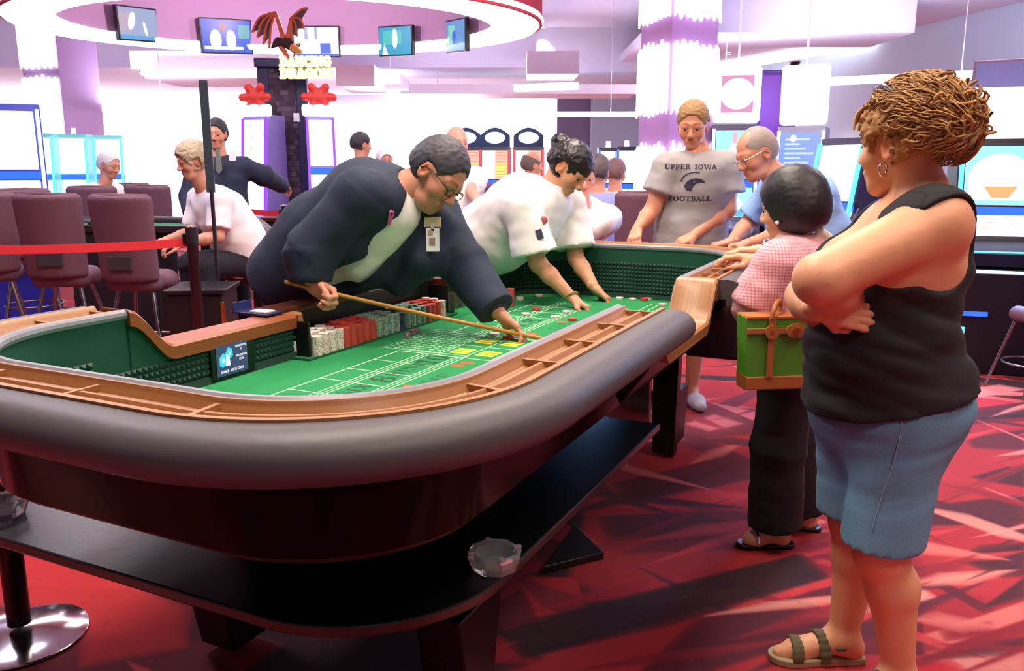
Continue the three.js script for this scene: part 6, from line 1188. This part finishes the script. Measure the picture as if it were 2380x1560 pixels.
{ // podium cabinet with gold edge, second card table
  const p = V(xAt(560, .5, -6.4), 0, -6.0), g = thing('pit_stand', 'dark pit cabinet with gold corner trim behind the stanchion', 'cabinet', [xAt(478, .4, -5.35), 0, -5.35], .1);
  part('cabinet_body', box(.34, .62, .4, 0, .31, 0, 0, .01), std(0x160a14, .5), g); part('corner_trim', box(.025, .56, .02, .165, .29, .2, 0, .004), M.gold, g); part('cabinet_top', box(.38, .03, .44, 0, .635, 0, 0, .008), std(0x17131c, .4), g);
  const q = thing('pit_counter', 'long brown pit counter with white top running behind the dealers', 'counter', [xAt(850, .9, -8.6), 0, -8.6]); part('counter_front', box(2.0, .86, .4, 0, .43, 0, 0, .01), std(0x2c1c1c, .5), q); part('counter_top', box(2.05, .05, .46, 0, .89, 0, 0, .012), M.darkwood, q); part('paper_sheet', box(.3, .02, .2, -.72, .925, 0), M.white, q);
  const arm = thing('dark_armchair', 'black curved chair with grey armrest behind the suited man', 'chair', [xAt(600, .5, -6.7), 0, -6.7], -.4); const F = new Field(); F.cap(V(-.26, .62, 0), V(.22, .62, 0), .14, .14, .08).cap(V(-.26, .7, -.1), V(-.26, .98, -.14), .07, .06, .05).cap(V(.24, .66, -.1), V(.24, .82, -.12), .07, .06, .05); part('seat_shell', F.mesh(.016), std(0x17161f, .4), arm); part('armrest', tube([V(-.26, 1.03, -.12), V(-.05, 1.03, .05), V(.2, .93, .1), V(.32, .78, .1)], .035, 24, 10), std(0x6d6670, .35), arm); part('pedestal', cyl(.04, .05, .5, 0, .27, 0, 16), M.black, arm); part('foot', cyl(.22, .24, .03, 0, .015, 0, 24), M.black, arm);
}
// ---- stanchions and belts ----
function stanchion(label, x, z, h = 1.0, base = .17, pole = M.steel) {
  const g = thing('stanchion', label, 'stanchion', [x, 0, z]); part('pole', cyl(.033, .033, h - .1, 0, h / 2, 0, 24), pole, g); part('head', cyl(.036, .036, .1, 0, h - .04, 0, 24), std(0x3a3a40, .3, { metalness: .6 }), g); part('cap', lathe([[0, .012], [.03, .008], [.036, 0], [0, 0]]).translate(0, h + .01, 0), M.chrome, g);
  part('base', lathe([[0, .035], [.04, .032], [base * .6, .024], [base, .012], [base, 0], [0, 0]], 48), M.chrome, g); return g;
}
const pm = std(0x4a2a34, .22, { metalness: .7 });
const SA1 = V(xAt(446, 1, -5.0), 0, -5.0); stanchion('stanchion with dark pole holding the near end of the red belt', SA1.x, SA1.z, 1.04, .17, pm);
const SA2 = V(xAt(662, 1, -7.9), 0, -7.9); stanchion('stanchion with red belt beside the pit counter behind the suited man', SA2.x, SA2.z, 1.04, .17, M.steel);
{ const f = onPlane(50, 1482, 0); stanchion('stanchion with polished round base beside the left corner of the craps table', f.x, f.z, 1.02, .185, std(0x2a1a20, .15, { metalness: .8 })); }
function belt(a, b, label) { const d = b.clone().sub(a), L = d.length(), m = mixv(a, b, .5); const geo = new THREE.BoxGeometry(L, .05, .003, 20, 1, 1); const p = geo.attributes.position; for (let i = 0; i < p.count; i++) { const t = p.getX(i) / L; p.setY(i, p.getY(i) - (1 - 4 * t * t) * .012); } geo.computeVertexNormals(); geo.rotateY(Math.atan2(-d.z, d.x)); geo.translate(m.x, m.y, m.z); const g = thing('barrier_belt', label, 'barrier belt'); part('webbing', geo, std(0xe0303e, .7, { bumpMap: weaveRep, bumpScale: .0006 }), g); part('buckle', box(.03, .06, .05, a.x, a.y, a.z, 0, .006), M.black, g); return g; }
belt(V(SA1.x - .035, .985, SA1.z), at(-60, 592, -4.55), 'red belt stretched across the stool backs to the left edge');
belt(V(SA2.x - .035, .985, SA2.z), V(xAt(585, 1, -8.1), .985, -8.1), 'short red belt behind the pit boss hand');
{ const z = -5.6, a = at(472, 186, z), b = at(478, 540, z), g = thing('sign_post', 'tall thin dark post standing among the seated players', 'post', [a.x, 0, z]); part('post_shaft', bar(V(.005, .03, 0), V(.004, a.y - .7, 0), .013, .013, 12), std(0x1c1c22, .4), g); part('sign_blade', box(.055, .72, .02, 0, a.y - .36, 0, .2, .006), std(0x33404a, .35), g); part('post_base', cyl(.12, .13, .03, 0, .015, 0, 24), M.black, g); }
// ---- downlights and camera domes in the ceiling ----
function downlight(u, v, h, label) { const p = onPlane(u, v, h), g = thing('downlight', label, 'light', [p.x, h, p.z], 0, null); part('trim_ring', lathe([[.05, 0], [.09, 0], [.09, -.012], [.05, -.02], [.05, 0]], 24), M.white, g); part('lens', cyl(.055, .05, .02, 0, -.012, 0, 20), glow(0xffffff, 4), g); const s = new THREE.SpotLight(0xfff2e2, 40, 0, .7, .6); s.position.set(p.x, h - .05, p.z); s.target.position.set(p.x, 0, p.z); scene.add(s, s.target); }
downlight(1262, 62, 4.29, 'recessed downlight right of the red ring wall'); downlight(1385, 157, 4.0, 'recessed downlight left of the column top'); downlight(1708, 76, 3.59, 'recessed downlight nearest the column on the right ceiling'); downlight(1857, 90, 3.59, 'recessed downlight in the middle of the right ceiling'); downlight(1692, 124, 3.59, 'recessed downlight lowest on the right ceiling'); 
function dome(u, v, h, label) { const p = onPlane(u, v, h), g = thing('camera_dome', label, 'security camera', [p.x, h, p.z]); part('dome_bowl', new THREE.SphereGeometry(.09, 18, 10, 0, 6.3, Math.PI / 2, Math.PI / 2), std(0x23232c, .15), g); part('mount_ring', cyl(.1, .1, .02, 0, 0, 0, 24), M.white, g); }
dome(1240, 172, 3.39, 'dark camera dome under the soffit right of the ring'); dome(1390, 133, 4.1, 'dark camera dome on the ceiling left of the column'); dome(1978, 92, 3.45, 'dark camera dome at the end of the light strip'); dome(1848, 143, 3.2, 'dark camera dome below the light strip'); { const q = at(332, 160, -15.9); dome(332, 160, q.y, 'dark camera dome under the left stepped soffit'); }
// ---- people farther away ----
function farPerson(label, o) { // u of the body, z, facing yaw (0 = to the camera), seated, pixel of the head
  const z = o.z, h = at(...o.head, z), sc = o.sc || 1, yaw = o.yaw, f = V(Math.sin(yaw), 0, Math.cos(yaw)), l = V(f.z, 0, -f.x), lean = o.lean || 0;
  const neck = h.clone().add(V(0, -.15, 0)).addScaledVector(f, -.02 - lean * .04), top = neck.clone().add(V(0, -.085, 0)).addScaledVector(f, -lean * .06), hip = V(top.x, o.seat ? Math.min(.72, top.y - .42) : .92 * sc, top.z).addScaledVector(f, -lean * .32);
  const up = (t) => mixv(hip, top, t), sh = o.shw || .185, leg = (m) => {
    if (o.seat) return [hip.clone().addScaledVector(l, m * .09), hip.clone().addScaledVector(l, m * .11).addScaledVector(f, .42), hip.clone().addScaledVector(l, m * .11).addScaledVector(f, .38).setY(.28), hip.clone().addScaledVector(l, m * .11).addScaledVector(f, .53).setY(.2)];
    return [hip.clone().addScaledVector(l, m * .09), V(hip.x, .5 * sc, hip.z).addScaledVector(l, m * .1).addScaledVector(f, .03), V(hip.x, .08, hip.z).addScaledVector(l, m * .11), V(hip.x, .02, hip.z).addScaledVector(l, m * .13).addScaledVector(f, .17)];
  };
  const [hL, kL, aL, tL2] = leg(1), [hR, kR, aR, tR] = leg(-1), S = m => top.clone().addScaledVector(l, m * sh).add(V(0, -.03, 0));
  const arm = (m) => { const s = S(m), e = s.clone().add(V(0, -.25, 0)).addScaledVector(l, m * .05).addScaledVector(f, .06), w = e.clone().add(V(0, o.seat ? -.04 : -.12, 0)).addScaledVector(f, .22).addScaledVector(l, -m * .06); return [s, e, w]; };
  let [sL, eL, wL] = arm(1), [sR, eR, wR] = arm(-1); if (o.armL) { eL = at(...o.armL[0]); wL = at(...o.armL[1]); } if (o.armR) { eR = at(...o.armR[0]); wR = at(...o.armR[1]); }
  const p = makePerson('person', label, { j: { hipL: hL, hipR: hR, kneeL: kL, kneeR: kR, ankleL: aL, ankleR: aR, toeL: tL2, toeR: tR, waist: up(.4), chest: up(.75), neck, shL: sL, shR: sR, elL: eL, elR: eR, wrL: wL, wrR: wR, head: h }, headF: o.look || f.clone().add(V(0, -.1 - lean * .2, 0)), skin: o.skin || 0xcf927a, w: [[.17, .14], [.175, .155], [.19, .15], [.15, .1]], cell: .017, headCell: .008, handCell: .006, fat: 1, armFat: 1.05, handL: { f: dirv(eL, wL), n: V(0, -1, 0), curl: .6 }, handR: { f: dirv(eR, wR), n: V(0, -1, 0), curl: .6 }, noFeet: false });
  topWear(p, { t: .02, sleeve: o.sleeve || .8, mat: o.top, loose: .02, neck: .062, hem: o.seat ? .04 : .12, flare: .015, fold: .006, cell: .015, name: o.topName || 'shirt' });
  legWear(p, { noCut: o.seat, t: .015, len: 1.9, mat: o.legs || std(0x1e1b26, .9), loose: .015, cell: .017 }); shoes(p, M.black);
  if (o.hair) hairCap(p, { t: o.hairT || .01, mat: o.hair, rough: .004, face: .008, cell: .008, ...(o.hairO || {}) });
  return p;
}
const shirtW = cloth(0xf3eff4, .85), hairWhite = std(0xd8d2d4, .7), hairDark = std(0x2a2630, .6);
farPerson('white-haired man in white shirt seated left at the card tables', { z: -8.2, head: [254, 384], yaw: 1.25, lean: 1, seat: 1, top: shirtW, hair: hairWhite, hairO: { face: .02 } });
farPerson('grey-haired player in white polo seated beside the tall dark post', { z: -5.9, head: [446, 374], yaw: -.85, lean: .9, seat: 1, top: shirtW, hair: std(0xb9a88e, .7), hairT: .022, hairO: { rough: .008 } });
{
  const z = -7.0, p = farPerson('pit boss in dark suit with a white badge resting a hand on the stanchion', { z, head: [503, 312], yaw: .1, top: cloth(0x1d2742, .8), topName: 'suit_jacket', sleeve: 1.95, hair: hairDark, armL: [[612, 408, -7.2], [660, 434, -7.75]], legs: std(0x151824, .9), sc: 1.02 });
  const c = at(540, 362, z + .22); p.put('badge', box(.055, .08, .006, 0, 0, 0, 0, .002).translate(c.x, c.y, c.z), M.white); const t = at(508, 372, z + .16); p.put('necktie', extrude([[-.015, .08], [.015, .08], [.024, -.08], [0, -.11], [-.024, -.08]], .012, .002).translate(t.x, t.y, t.z), std(0x6f7a72, .6));
}
farPerson('dark-haired man in white shirt seen from behind, left of the suited man', { z: -9.0, head: [840, 336], yaw: 2.2, top: shirtW, hair: hairDark, seat: 0, sc: .95 });
farPerson('white-haired person beyond the shoulder of the suited man', { z: -10.2, head: [895, 372], yaw: .4, top: shirtW, hair: std(0xf0ecee, .7), hairT: .025, seat: 1 });
farPerson('bald man in white shirt behind the head of the suited man', { z: -6.6, head: [1062, 332], yaw: .5, top: shirtW, hair: null, armL: [[1092, 440, -6.5], [1115, 478, -6.1]], skin: 0xd09a88 });
farPerson('balding man behind the white-shirted dealer, only his head showing', { z: -8.6, head: [1238, 384], yaw: 1.9, top: shirtW, hair: std(0x6a5a58, .7), hairO: { more: (pl) => pl(0, .9, .3, [0, .06, 0]) }, seat: 1 });
farPerson('player in long white sleeves leaning on the far rail beside the dealer', { z: -4.95, head: [1352, 408], yaw: .1, lean: .9, top: cloth(0xf0e9e8, .85), sleeve: 1.9, hair: std(0x5a4644, .6), armL: [[1382, 520, -4.75], [1352, 545, -4.6]], armR: [[1330, 515, -4.8], [1345, 540, -4.58]] });
farPerson('player in lavender shirt with brown hair behind the far rail', { z: -6.6, head: [1392, 398], yaw: 2.7, top: cloth(0x8f92d8, .85), hair: std(0x5a4a4c, .6), seat: 1 });
farPerson('player in white shirt farther back beside the lavender shirt', { z: -7.6, head: [1432, 402], yaw: 2.6, top: shirtW, hair: std(0x7a5a58, .6), seat: 1 });
farPerson('small distant player in white shirt at the blue-lit machines', { z: -8.0, head: [1998, 412], yaw: 2.6, top: shirtW, hair: hairDark, seat: 1 });
renderer.render(scene, camera);
